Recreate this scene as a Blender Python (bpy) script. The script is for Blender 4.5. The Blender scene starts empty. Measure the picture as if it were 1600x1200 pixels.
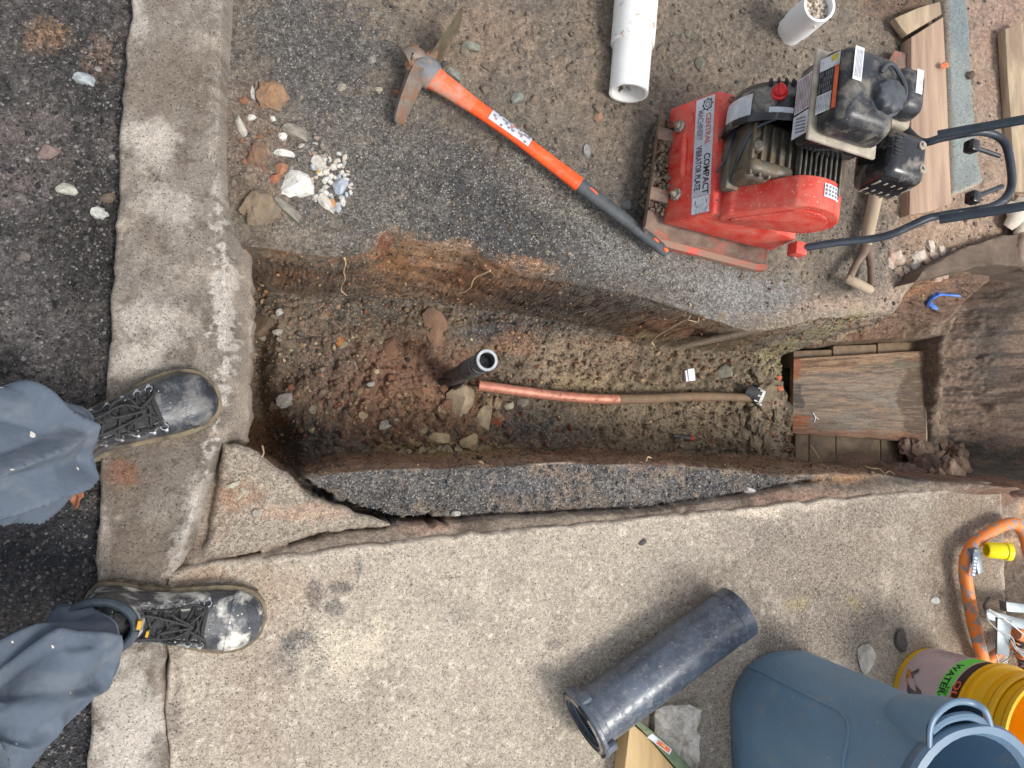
import bpy, bmesh, math, random
import numpy as np
from mathutils import Vector, Matrix, Quaternion
random.seed(7)
rad = math.radians
scn = bpy.context.scene
# ------------------------------------------------------------------ camera
CAM_H = 1.49
FPX = 1155.0                      # focal length in pixels of the 1600 px wide photograph
_d = Vector((-350, -80, -FPX)).normalized()      # where "straight down" lies in camera space
CR = _d.rotation_difference(Vector((0, 0, -1))).to_matrix()
cd = bpy.data.cameras.new('camera'); cam = bpy.data.objects.new('camera', cd)
scn.collection.objects.link(cam); scn.camera = cam
cam.location = (0, 0, CAM_H); cam.rotation_mode = 'QUATERNION'; cam.rotation_quaternion = CR.to_quaternion()
cd.sensor_width = 36; cd.lens = FPX / 1600 * 36; cd.clip_start = 0.02; cd.clip_end = 300
# ------------------------------------------------------------------ light
SUN_AZ = math.atan2(0.80, -0.60)    # clockwise from +Y
SUN_EL = rad(60)
wd = bpy.data.worlds.new('World'); scn.world = wd; wd.use_nodes = True
nt = wd.node_tree; bg = nt.nodes['Background']
sky = nt.nodes.new('ShaderNodeTexSky'); sky.sky_type = 'NISHITA'; sky.sun_disc = False
sky.sun_elevation = SUN_EL; sky.sun_rotation = SUN_AZ; sky.air_density = 1.0; sky.dust_density = 3.0
hs = nt.nodes.new('ShaderNodeHueSaturation'); hs.inputs['Saturation'].default_value = 0.35
nt.links.new(sky.outputs[0], hs.inputs['Color']); nt.links.new(hs.outputs[0], bg.inputs['Color'])
bg.inputs['Strength'].default_value = 0.15
sl = bpy.data.lights.new('sun', 'SUN'); sl.energy = 1.5; sl.angle = rad(15); sl.color = (1, .96, .9)
so = bpy.data.objects.new('sun', sl); scn.collection.objects.link(so)
_sd = Vector((math.sin(SUN_AZ) * math.cos(SUN_EL), math.cos(SUN_AZ) * math.cos(SUN_EL), math.sin(SUN_EL)))
so.rotation_mode = 'QUATERNION'; so.rotation_quaternion = _sd.to_track_quat('Z', 'Y'); so.location = (2, -1, 4)
scn.view_settings.view_transform = 'Standard'; scn.view_settings.look = 'None'
scn.view_settings.exposure = 0.74; scn.view_settings.gamma = 1; scn.view_settings.use_curve_mapping = False

# ------------------------------------------------------------------ helpers
def W(px, py, z=0.0):
    """the place on the horizontal plane at height z that the photograph shows at pixel (px, py)"""
    r = CR @ Vector((px - 800, 600 - py, -FPX))
    return Vector((0, 0, CAM_H)) + r * ((z - CAM_H) / r.z)
def sc_(px, py, z=0.0): return (W(px + 1, py, z) - W(px, py, z)).length
def lin(c):
    return tuple(((v / 255) / 12.92 if v / 255 <= .04045 else ((v / 255 + .055) / 1.055) ** 2.4) for v in c)
def hash2(ix, iy, seed):
    h = (ix.astype(np.int64) * 374761393 + iy.astype(np.int64) * 668265263 + seed * 974634777) & 0xFFFFFFFF
    h = ((h ^ (h >> 13)) * 1274126177) & 0xFFFFFFFF
    h = (h ^ (h >> 16)) & 0xFFFFFFFF
    return h / 4294967295.0
def vn(x, y, seed=0):
    ix = np.floor(x); iy = np.floor(y); fx = x - ix; fy = y - iy
    fx = fx * fx * (3 - 2 * fx); fy = fy * fy * (3 - 2 * fy)
    a = hash2(ix, iy, seed); b = hash2(ix + 1, iy, seed); c = hash2(ix, iy + 1, seed); d = hash2(ix + 1, iy + 1, seed)
    return (a * (1 - fx) + b * fx) * (1 - fy) + (c * (1 - fx) + d * fx) * fy
def fbm(x, y, f, o=4, seed=0, g=.5):
    s = 0; a = 1; t = 0
    for k in range(o):
        s = s + a * (vn(x * f + 17.3 * k, y * f - 9.1 * k, seed + k) * 2 - 1); t += a; a *= g; f *= 2.03
    return s / t
def cells(x, y, f, seed=0):
    """distance to the nearest jittered point and a random value for its cell"""
    x = x * f; y = y * f; ix = np.floor(x); iy = np.floor(y)
    best = np.full(x.shape, 9.0); val = np.zeros(x.shape)
    for i in (-1, 0, 1):
        for j in (-1, 0, 1):
            a = ix + i; b = iy + j
            dx = a + hash2(a, b, seed) - x; dy = b + hash2(a, b, seed + 5) - y
            d = dx * dx + dy * dy; m = d < best
            best = np.where(m, d, best); val = np.where(m, hash2(a, b, seed + 11), val)
    return np.sqrt(best), val
def sdist(x, y, poly):
    """signed distance to a closed polygon, positive inside"""
    n = len(poly); best = np.full(x.shape, 1e9); ins = np.zeros(x.shape, bool)
    for i in range(n):
        ax, ay = poly[i][:2]; bx, by = poly[(i + 1) % n][:2]
        ex, ey = bx - ax, by - ay; L = ex * ex + ey * ey + 1e-12
        t = np.clip(((x - ax) * ex + (y - ay) * ey) / L, 0, 1)
        dx = x - ax - t * ex; dy = y - ay - t * ey
        best = np.minimum(best, dx * dx + dy * dy)
        c = ((ay > y) != (by > y)) & (x < (bx - ax) * (y - ay) / ((by - ay) if by != ay else 1e-12) + ax)
        ins ^= c
    d = np.sqrt(best); return np.where(ins, d, -d)
def ldist(x, y, line):
    best = np.full(x.shape, 1e9)
    for i in range(len(line) - 1):
        ax, ay = line[i][:2]; bx, by = line[i + 1][:2]
        ex, ey = bx - ax, by - ay
        t = np.clip(((x - ax) * ex + (y - ay) * ey) / (ex * ex + ey * ey + 1e-12), 0, 1)
        best = np.minimum(best, (x - ax - t * ex) ** 2 + (y - ay - t * ey) ** 2)
    return np.sqrt(best)
def jag(poly, amp, step=.012, seed=0, closed=True, zone=None):
    out = []; n = len(poly)
    for i in range(n if closed else n - 1):
        a = poly[i]; b = poly[(i + 1) % n]; l = math.hypot(b[0] - a[0], b[1] - a[1]); k = max(1, int(l / step)) if l < 3 else 1
        out += [(a[0] + (b[0] - a[0]) * j / k, a[1] + (b[1] - a[1]) * j / k) for j in range(k)]
    if not closed: out.append(poly[-1])
    q = np.array(out); near = np.abs(q).max(1) < 2.2
    dx = (fbm(q[:, 0], q[:, 1], 28, 5, 500 + seed, .65)) * amp * near; dy = (fbm(q[:, 0], q[:, 1], 28, 5, 520 + seed, .65)) * amp * near
    return [tuple(v) for v in (q + np.stack([dx, dy], 1))]
def sm(t): t = np.clip(t, 0, 1); return t * t * (3 - 2 * t)
def P2(pts, z): return [tuple(W(a, b, z)[:2]) for a, b in pts]

# ---- object bookkeeping
LOC = {}
def link(o, parent=None):
    scn.collection.objects.link(o)
    if parent is not None: o.parent = parent
    return o
def tag(o, label=None, cat=None, group=None, kind=None):
    if label: o['label'] = label
    if cat: o['category'] = cat
    if group: o['group'] = group
    if kind: o['kind'] = kind
    return o
def thing(name, label, cat, loc, group=None):
    o = bpy.data.objects.new(name, None); o.empty_display_size = .05
    o.location = loc; link(o); LOC[o.name] = Vector(loc); return tag(o, label, cat, group)
class MB:
    """collects world-space geometry, becomes one mesh object"""
    def __init__(s): s.v = []; s.f = []; s.mi = []
    def add(s, vs, fs, mi=0):
        b = len(s.v); s.v += [tuple(v) for v in vs]; s.f += [tuple(i + b for i in f) for f in fs]; s.mi += [mi] * len(fs); return s
    def box(s, c, size, X=(1, 0, 0), Y=(0, 1, 0), Z=(0, 0, 1), bev=0, seg=2, taper=(1, 1), mi=0, shift=(0, 0)):
        bm = bmesh.new(); bmesh.ops.create_cube(bm, size=1)
        for v in bm.verts:
            top = v.co.z > 0
            v.co.x *= size[0] * (taper[0] if top else 1); v.co.y *= size[1] * (taper[1] if top else 1); v.co.z *= size[2]
            if top: v.co.x += shift[0]; v.co.y += shift[1]
        if bev: bmesh.ops.bevel(bm, geom=bm.edges[:], offset=bev, segments=seg, profile=.5, affect='EDGES', clamp_overlap=True)
        X, Y, Z = Vector(X), Vector(Y), Vector(Z); c = Vector(c)
        bm.verts.index_update()
        vs = [c + X * v.co.x + Y * v.co.y + Z * v.co.z for v in bm.verts]
        s.add(vs, [[l.index for l in f.verts] for f in bm.faces], mi); bm.free(); return s
    def prism(s, poly, dz, bev=0, mi=0, seg=2):
        """poly: 3-D top outline, dz: vector down to the bottom outline"""
        bm = bmesh.new(); dz = Vector(dz)
        top = [bm.verts.new(p) for p in poly]; bot = [bm.verts.new(Vector(p) + dz) for p in poly]
        bm.faces.new(top); bm.faces.new(bot[::-1]); n = len(poly)
        for i in range(n): bm.faces.new((top[i], bot[i], bot[(i + 1) % n], top[(i + 1) % n]))
        bmesh.ops.recalc_face_normals(bm, faces=bm.faces[:])
        if bev: bmesh.ops.bevel(bm, geom=bm.edges[:], offset=bev, segments=seg, profile=.5, affect='EDGES', clamp_overlap=True)
        bm.verts.index_update()
        s.add([v.co.copy() for v in bm.verts], [[l.index for l in f.verts] for f in bm.faces], mi); bm.free(); return s
    def loft(s, rings, cap=(True, True), mi=0, closed=True):
        n = len(rings[0]); vs = [p for r in rings for p in r]; fs = []
        for i in range(len(rings) - 1):
            for j in range(n if closed else n - 1):
                a = i * n + j; b = i * n + (j + 1) % n; fs.append((a, b, b + n, a + n))
        if cap[0]: fs.append(tuple(range(n))[::-1])
        if cap[1]: fs.append(tuple(range((len(rings) - 1) * n, len(rings) * n)))
        return s.add(vs, fs, mi)
    def tube(s, pts, r, seg=10, cap=True, smooth=0, mi=0, flat=1.0, up=None, inner=None):
        pts = [Vector(p) for p in pts]
        rs = list(r) if hasattr(r, '__len__') else [r] * len(pts)
        if smooth:
            q = []; qr = []; n = len(pts)
            for i in range(n - 1):
                p0 = pts[max(i - 1, 0)]; p1 = pts[i]; p2 = pts[i + 1]; p3 = pts[min(i + 2, n - 1)]
                for k in range(smooth):
                    t = k / smooth
                    q.append(.5 * ((2 * p1) + (p2 - p0) * t + (2 * p0 - 5 * p1 + 4 * p2 - p3) * t * t + (3 * p1 - p0 - 3 * p2 + p3) * t ** 3))
                    qr.append(rs[i] * (1 - t) + rs[i + 1] * t)
            q.append(pts[-1]); qr.append(rs[-1]); pts = q; rs = qr
        n = len(pts); T = [(pts[min(i + 1, n - 1)] - pts[max(i - 1, 0)]).normalized() for i in range(n)]
        u = Vector(up) if up is not None else (Vector((0, 0, 1)) if abs(T[0].z) < .9 else Vector((1, 0, 0)))
        rings = []
        for i in range(n):
            u = (u - T[i] * u.dot(T[i])).normalized(); w = T[i].cross(u)
            rings.append([pts[i] + (u * math.sin(a) * flat + w * math.cos(a)) * rs[i] for a in [2 * math.pi * k / seg for k in range(seg)]])
        if inner is not None:      # a hollow pipe: outside, then back along the inside
            cen = pts
            ins = [[cen[i] + (p - cen[i]) * inner for p in rings[i]] for i in range(n)]
            rings = rings + ins[::-1] + [rings[0]]
            return s.loft(rings, (False, False), mi)
        return s.loft(rings, (cap, cap), mi)
    def lathe(s, prof, o, A=(0, 0, 1), seg=32, mi=0, cap=(False, False), sx=None):
        """prof: (radius, height) along axis A"""
        A = Vector(A).normalized(); o = Vector(o)
        X = A.orthogonal().normalized() if sx is None else (Vector(sx) - A * Vector(sx).dot(A)).normalized(); Y = A.cross(X)
        rings = [[o + A * h + (X * math.cos(a) + Y * math.sin(a)) * r for a in [2 * math.pi * k / seg for k in range(seg)]] for r, h in prof]
        return s.loft(rings, cap, mi)
    def build(s, name, mats, parent=None, smooth=35, origin=None):
        mats = mats if isinstance(mats, (list, tuple)) else [mats]
        a = np.array(s.v)
        if origin is None:
            origin = LOC[parent.name] if parent is not None else Vector(((a[:, 0].min() + a[:, 0].max()) / 2, (a[:, 1].min() + a[:, 1].max()) / 2, a[:, 2].min()))
        origin = Vector(origin)
        me = bpy.data.meshes.new(name)
        base = LOC[parent.name] if parent is not None else Vector((0, 0, 0))
        me.from_pydata([tuple(Vector(v) - origin) for v in s.v], [], s.f)
        for m in mats: me.materials.append(m)
        if any(s.mi): me.polygons.foreach_set('material_index', s.mi)
        bm = bmesh.new(); bm.from_mesh(me); bmesh.ops.recalc_face_normals(bm, faces=bm.faces[:]); bm.to_mesh(me); bm.free()
        if smooth:
            me.polygons.foreach_set('use_smooth', [True] * len(me.polygons)); me.set_sharp_from_angle(angle=rad(smooth))
        o = bpy.data.objects.new(name, me); o.location = origin - base; link(o, parent); LOC[o.name] = origin
        return o
def copy_tree(o, parent=None):
    c = o.copy(); link(c); c.parent = parent
    for ch in list(o.children): copy_tree(ch, c)
    return c
def text_geo(mb, s, size, o, X, Y, mi=0, fn=None, sx=1.0, bold=0.0):
    """flat lettering as mesh; fn maps (x, y) to a point for curved labels"""
    cu = bpy.data.curves.new('lettering', 'FONT'); cu.body = s; cu.size = size; cu.offset = bold; cu.resolution_u = 2
    to = bpy.data.objects.new('lettering', cu); scn.collection.objects.link(to)
    dg = bpy.context.evaluated_depsgraph_get(); me = bpy.data.meshes.new_from_object(to.evaluated_get(dg))
    X = Vector(X); Y = Vector(Y); o = Vector(o)
    vs = [(fn(v.co.x * sx, v.co.y) if fn else o + X * v.co.x * sx + Y * v.co.y) for v in me.vertices]
    mb.add(vs, [list(p.vertices) for p in me.polygons], mi)
    bpy.data.objects.remove(to); bpy.data.meshes.remove(me); bpy.data.curves.remove(cu)

# ---- materials
def mat(name, c, c2=None, scale=30, rough=.6, metal=0.0, bump=.15, bscale=120, dirt=None, damt=.4, dscale=18, spec=.4, stretch=(1, 1, 1), detail=6, coat=0, contrast=(.35, .65), dedge=.08, scr=0, spk=None):
    """colours are sRGB 0-255"""
    m = bpy.data.materials.new(name); m.use_nodes = True; n = m.node_tree.nodes; L = m.node_tree.links
    b = n['Principled BSDF']; tc = n.new('ShaderNodeTexCoord'); mp = n.new('ShaderNodeMapping'); L.new(tc.outputs['Object'], mp.inputs[0])
    mp.inputs['Scale'].default_value = stretch
    def noise(sc, det=6, vec=mp, dist=0):
        t = n.new('ShaderNodeTexNoise'); t.inputs['Scale'].default_value = sc; t.inputs['Detail'].default_value = det; t.inputs['Roughness'].default_value = .62
        t.inputs['Distortion'].default_value = dist; L.new(vec.outputs[0], t.inputs['Vector']); return t.outputs['Fac']
    def ramp(f, a, z):
        r = n.new('ShaderNodeMapRange'); r.inputs['From Min'].default_value = a; r.inputs['From Max'].default_value = z; L.new(f, r.inputs['Value']); return r.outputs[0]
    def mix(f, A, B):
        x = n.new('ShaderNodeMix'); x.data_type = 'RGBA'; L.new(f, x.inputs[0])
        for k, val in ((6, A), (7, B)):
            if isinstance(val, tuple): x.inputs[k].default_value = (*val[:3], 1)
            else: L.new(val, x.inputs[k])
        return x.outputs[2]
    c1 = lin(c); cc = lin(c2) if c2 else tuple(v * .72 for v in c1)
    col = mix(ramp(noise(scale, detail), *contrast), c1, cc)
    r_out = None
    if dirt:
        f = ramp(noise(dscale, 9, dist=.4), 1 - damt - dedge, 1 - damt + dedge)
        col = mix(f, col, lin(dirt)); rr = n.new('ShaderNodeMapRange'); L.new(f, rr.inputs['Value']); rr.inputs['To Min'].default_value = rough; rr.inputs['To Max'].default_value = max(rough, .85)
        L.new(rr.outputs[0], b.inputs['Roughness'])
    else: b.inputs['Roughness'].default_value = rough
    if scr:
        w = n.new('ShaderNodeMapping'); L.new(tc.outputs['Object'], w.inputs[0]); w.inputs['Scale'].default_value = (1, 5, 5); w.inputs['Rotation'].default_value = (.3, .5, .9)
        col = mix(ramp(noise(90, 4, w), .62, .72), col, tuple(min(1, v * 1 + .22 * scr) for v in c1))
    if spk:      # splashes of paint or mud: (cells per metre, size, share of cells, colour)
        wv = n.new('ShaderNodeTexNoise'); wv.inputs['Scale'].default_value = spk[0] * 1.6; L.new(tc.outputs['Object'], wv.inputs['Vector'])
        av = n.new('ShaderNodeVectorMath'); av.operation = 'MULTIPLY_ADD'; L.new(wv.outputs['Color'], av.inputs[0]); av.inputs[1].default_value = (.5 / spk[0],) * 3; L.new(tc.outputs['Object'], av.inputs[2])
        vo = n.new('ShaderNodeTexVoronoi'); vo.inputs['Scale'].default_value = spk[0]; L.new(av.outputs[0], vo.inputs['Vector']); sc = n.new('ShaderNodeSeparateColor'); L.new(vo.outputs['Color'], sc.inputs[0])
        m1 = n.new('ShaderNodeMath'); m1.operation = 'GREATER_THAN'; L.new(sc.outputs[0], m1.inputs[0]); m1.inputs[1].default_value = 1 - spk[2]
        m2 = n.new('ShaderNodeMath'); m2.operation = 'MULTIPLY'; L.new(sc.outputs[1], m2.inputs[0]); m2.inputs[1].default_value = spk[1]
        m3 = n.new('ShaderNodeMath'); m3.operation = 'LESS_THAN'; L.new(vo.outputs['Distance'], m3.inputs[0]); L.new(m2.outputs[0], m3.inputs[1])
        m4 = n.new('ShaderNodeMath'); m4.operation = 'MULTIPLY'; L.new(m1.outputs[0], m4.inputs[0]); L.new(m3.outputs[0], m4.inputs[1]); m5 = n.new('ShaderNodeMath'); m5.operation = 'MULTIPLY'; L.new(m4.outputs[0], m5.inputs[0]); m5.inputs[1].default_value = .85
        col = mix(m5.outputs[0], col, lin(spk[3]))
    L.new(col, b.inputs['Base Color'])
    b.inputs['Metallic'].default_value = metal; b.inputs['Specular IOR Level'].default_value = spec; b.inputs['Coat Weight'].default_value = coat
    if bump:
        bp = n.new('ShaderNodeBump'); bp.inputs['Strength'].default_value = bump; bp.inputs['Distance'].default_value = .004
        L.new(noise(bscale, 8), bp.inputs['Height']); L.new(bp.outputs[0], b.inputs['Normal'])
    return m

def ground_mat(name, rough=.9, vs=260, fine=170, bump=.7, speck=1.0, k1=2.0, k2=2.3, pits=.0):
    """albedo from the mesh's own colour attribute, broken up by grain; 'Aux' = grit, wetness, grain amount"""
    m = bpy.data.materials.new(name); m.use_nodes = True; n = m.node_tree.nodes; L = m.node_tree.links; b = n['Principled BSDF']
    tc = n.new('ShaderNodeTexCoord'); at = n.new('ShaderNodeAttribute'); at.attribute_name = 'Col'
    ax = n.new('ShaderNodeAttribute'); ax.attribute_name = 'Aux'; sp = n.new('ShaderNodeSeparateColor'); L.new(ax.outputs['Color'], sp.inputs[0])
    def math_(op, a, c, d=None):
        x = n.new('ShaderNodeMath'); x.operation = op
        for i, v in enumerate((a, c, d)):
            if v is None: continue
            if isinstance(v, (int, float)): x.inputs[i].default_value = v
            else: L.new(v, x.inputs[i])
        return x.outputs[0]
    def noise(sc, det, rg=.65):
        t = n.new('ShaderNodeTexNoise'); t.inputs['Scale'].default_value = sc; t.inputs['Detail'].default_value = det; t.inputs['Roughness'].default_value = rg
        L.new(tc.outputs['Object'], t.inputs['Vector']); return t.outputs['Fac']
    def vor(sc):
        t = n.new('ShaderNodeTexVoronoi'); t.inputs['Scale'].default_value = sc; L.new(tc.outputs['Object'], t.inputs['Vector']); return t
    n1 = noise(fine * .35, 8); n2 = noise(fine, 6, .7)
    v1 = vor(vs); v2 = vor(vs * .5); s1 = n.new('ShaderNodeSeparateColor'); L.new(v1.outputs['Color'], s1.inputs[0]); s2 = n.new('ShaderNodeSeparateColor'); L.new(v2.outputs['Color'], s2.inputs[0])
    # value multiplier
    k = math_('MULTIPLY_ADD', math_('SUBTRACT', n1, .5), k1, 1.0)
    k = math_('MULTIPLY', k, math_('MULTIPLY_ADD', math_('SUBTRACT', n2, .5), k2, 1.0))
    g = math_('MULTIPLY_ADD', math_('SUBTRACT', s1.outputs[0], .45), math_('MULTIPLY', sp.outputs[0], 1.1), 1.0)
    g2 = math_('MULTIPLY_ADD', math_('SUBTRACT', s2.outputs[0], .5), math_('MULTIPLY', sp.outputs[0], .6), 1.0)
    if pits: k = math_('MULTIPLY', k, math_('MULTIPLY_ADD', math_('GREATER_THAN', s1.outputs[2], 1 - pits), math_('MULTIPLY', n1, -1.1), 1.0))
    k = math_('MAXIMUM', math_('MULTIPLY', math_('MULTIPLY', k, g), g2), .12)
    vm = n.new('ShaderNodeVectorMath'); vm.operation = 'SCALE'; L.new(at.outputs['Color'], vm.inputs[0]); L.new(k, vm.inputs['Scale'])
    # pale mineral flecks
    fl = math_('MULTIPLY', math_('GREATER_THAN', s1.outputs[1], .955), math_('MULTIPLY', sp.outputs[0], .55 * speck))
    mx = n.new('ShaderNodeMix'); mx.data_type = 'RGBA'; L.new(fl, mx.inputs[0]); L.new(vm.outputs[0], mx.inputs[6]); mx.inputs[7].default_value = (.5, .48, .44, 1)
    L.new(mx.outputs[2], b.inputs['Base Color'])
    L.new(math_('MULTIPLY_ADD', sp.outputs[1], -.5, rough), b.inputs['Roughness']); b.inputs['Specular IOR Level'].default_value = .35
    h = math_('ADD', math_('MULTIPLY', noise(fine * 1.2, 8, .7), .9), math_('MULTIPLY', math_('SUBTRACT', 1.0, v1.outputs['Distance']), math_('MULTIPLY', sp.outputs[0], .9)))
    bp = n.new('ShaderNodeBump'); bp.inputs['Strength'].default_value = bump; bp.inputs['Distance'].default_value = .009
    L.new(h, bp.inputs['Height']); L.new(bp.outputs[0], b.inputs['Normal'])
    return m
# ================================================================== THE SETTING
def make_xs():
    core = list(np.arange(-.62, .9, .0030)) + list(np.arange(.9, 2.2, .0038))
    a = [2.2]; s = .004
    while a[-1] < 45: s *= 1.35; a.append(a[-1] + s)
    b = []; s = .003; x = -.62
    while x > -45: s *= 1.35; x -= s; b.append(x)
    return np.array(b[::-1] + core + a)
def make_ys():
    core = list(np.arange(-.9, -.075, .0032)) + list(np.arange(-.075, .012, .0012)) + list(np.arange(.012, .165, .0032)) + list(np.arange(.165, .415, .0012)) + list(np.arange(.415, 1.32, .0032))
    a = [1.32]; s = .0034
    while a[-1] < 45: s *= 1.35; a.append(a[-1] + s)
    b = []; s = .0032; x = -.9
    while x > -45: s *= 1.35; x -= s; b.append(x)
    return np.array(b[::-1] + core + a)
GX, GY = make_xs(), make_ys()

def nearest(x, y, poly):
    n = len(poly); best = np.full(x.shape, 1e9); qx = x.copy(); qy = y.copy()
    for i in range(n):
        ax, ay = poly[i]; bx, by = poly[(i + 1) % n]; ex, ey = bx - ax, by - ay
        t = np.clip(((x - ax) * ex + (y - ay) * ey) / (ex * ex + ey * ey + 1e-12), 0, 1)
        cx = ax + t * ex; cy = ay + t * ey; d = (x - cx) ** 2 + (y - cy) ** 2; m = d < best
        best = np.where(m, d, best); qx = np.where(m, cx, qx); qy = np.where(m, cy, qy)
    return qx, qy
def field(name, poly, zf, cf, material, skirt=(), post=None, keep=None, bounds=None, rough=0.0, rf=30, kind='structure', parent=None, step=1):
    xs, ys = GX, GY
    if poly is not None and bounds is None:
        p = np.array(poly); bounds = (p[:, 0].min() - .01, p[:, 0].max() + .01, p[:, 1].min() - .01, p[:, 1].max() + .01)
    if bounds:
        xs = xs[(xs >= bounds[0]) & (xs <= bounds[1])]; ys = ys[(ys >= bounds[2]) & (ys <= bounds[3])]
    X, Y = np.meshgrid(xs, ys); nx, ny = len(xs), len(ys)
    def D(x, y):
        d = sdist(x, y, poly)
        return d + rough * fbm(x, y, rf, 4, 5) if rough else d
    if poly is not None:
        Cx = (X[:-1, :-1] + X[1:, 1:]) / 2; Cy = (Y[:-1, :-1] + Y[1:, 1:]) / 2; kc = D(Cx, Cy) > 0
    else: kc = keep((X[:-1, :-1] + X[1:, 1:]) / 2, (Y[:-1, :-1] + Y[1:, 1:]) / 2)
    idx = (np.arange(ny)[:, None] * nx + np.arange(nx)[None, :])
    q = np.stack([idx[:-1, :-1], idx[:-1, 1:], idx[1:, 1:], idx[1:, :-1]], -1)[kc]
    used = np.unique(q); remap = np.full(nx * ny, -1); remap[used] = np.arange(len(used)); q = remap[q]
    x = X.ravel()[used]; y = Y.ravel()[used]
    e = np.concatenate([q[:, [0, 1]], q[:, [1, 2]], q[:, [2, 3]], q[:, [3, 0]]])
    key = e.min(1).astype(np.int64) * (len(used) + 1) + e.max(1); u, inv, cnt = np.unique(key, return_inverse=True, return_counts=True)
    be = e[cnt[inv] == 1]; bv = np.unique(be)
    if poly is not None and not rough:
        qx, qy = nearest(x[bv], y[bv], poly); x[bv] = qx; y[bv] = qy
    d = D(x, y) if poly is not None else np.full(x.shape, 1.0)
    if poly is not None and not rough: d[bv] = 0
    z = zf(x, y, d)
    dx = dy = 0
    if post: dx, dy = post(x, y, z)
    V_ = [np.stack([x, y, z], 1)]; Q = [q]
    if skirt:
        h = .002
        gx = -(sdist(x[bv] + h, y[bv], poly) - sdist(x[bv] - h, y[bv], poly)); gy = -(sdist(x[bv], y[bv] + h, poly) - sdist(x[bv], y[bv] - h, poly))
        gl = np.hypot(gx, gy) + 1e-9; gx /= gl; gy /= gl
        loc = np.full(len(x), -1); loc[bv] = np.arange(len(bv)); base = len(x); prev = bv.copy()
        for k, (dz, off, amp) in enumerate(skirt):
            nn = fbm(x[bv] * 1.0 + dz * 3, y[bv] + dz * 5, 45, 3, 30 + k) * amp
            V_.append(np.stack([x[bv] + gx * (off + nn), y[bv] + gy * (off + nn), z[bv] + dz], 1))
            cur = base + np.arange(len(bv))
            Q.append(np.stack([prev[loc[be[:, 0]]], cur[loc[be[:, 0]]], cur[loc[be[:, 1]]], prev[loc[be[:, 1]]]], 1)); prev = cur; base += len(bv)
        dd = np.concatenate([d] + [np.full(len(bv), -1.0 - k) for k in range(len(skirt))])
    else: dd = d
    V_ = np.concatenate(V_); Q = np.concatenate(Q)
    col, aux = cf(V_[:, 0], V_[:, 1], V_[:, 2], dd)
    # the far, coarse part of a sheet keeps its mean colour
    if post: V_[:, 0] += dx; V_[:, 1] += dy
    me = bpy.data.meshes.new(name); me.vertices.add(len(V_)); me.vertices.foreach_set('co', V_.astype(np.float32).ravel())
    me.loops.add(Q.size); me.loops.foreach_set('vertex_index', Q.astype(np.int32).ravel())
    me.polygons.add(len(Q)); me.polygons.foreach_set('loop_start', np.arange(0, Q.size, 4, dtype=np.int32))
    me.update(calc_edges=True)
    for nm, arr in (('Col', col), ('Aux', aux)):
        a = me.color_attributes.new(nm, 'FLOAT_COLOR', 'POINT'); a.data.foreach_set('color', np.concatenate([np.clip(arr, 0, 1), np.ones((len(arr), 1))], 1).astype(np.float32).ravel())
    me.materials.append(material)
    me.polygons.foreach_set('use_smooth', np.ones(len(Q), bool))
    me.update()
    o = bpy.data.objects.new(name, me); link(o, parent); LOC[name] = Vector((0, 0, 0))
    if kind: o['kind'] = kind
    return o
class Paint:
    def __init__(s, x, y, base): 
        s.x, s.y = x, y; s.c = np.empty((len(x), 3)); s.c[:] = lin(base)
        s.w1 = fbm(x, y, 16, 5, 77, .6); s.w2 = fbm(x, y, 60, 3, 99)
        s.w3 = fbm(x, y, 150, 2, 101); s.g = np.zeros(len(x)); s.wet = np.zeros(len(x))
    def mixin(s, w, rgb, grit=None, wet=None):
        w = np.clip(w, 0, 1); s.c += (np.array(lin(rgb)) - s.c) * w[:, None]
        if grit is not None: s.g += (grit - s.g) * w
        if wet is not None: s.wet += (wet - s.wet) * w
    def blob(s, px, py, rx, ry, rgb, amt=.8, z=-.05, grit=None, wet=None, warp=.8, soft=1.0, rot=0):
        c = W(px, py, z); k = sc_(px, py, z); a = rad(rot)
        dx = (s.x - c.x); dy = (s.y - c.y); u = dx * math.cos(a) + dy * math.sin(a); v = -dx * math.sin(a) + dy * math.cos(a)
        d = np.sqrt((u / (rx * k)) ** 2 + (v / (ry * k)) ** 2) + s.w1 * warp + s.w2 * .45 + s.w3 * .35
        s.mixin(amt * sm((1 + soft / 2 - d) / soft), rgb, grit, wet)
    def out(s): return s.c, np.stack([s.g, s.wet, s.g * 0], 1)

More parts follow.
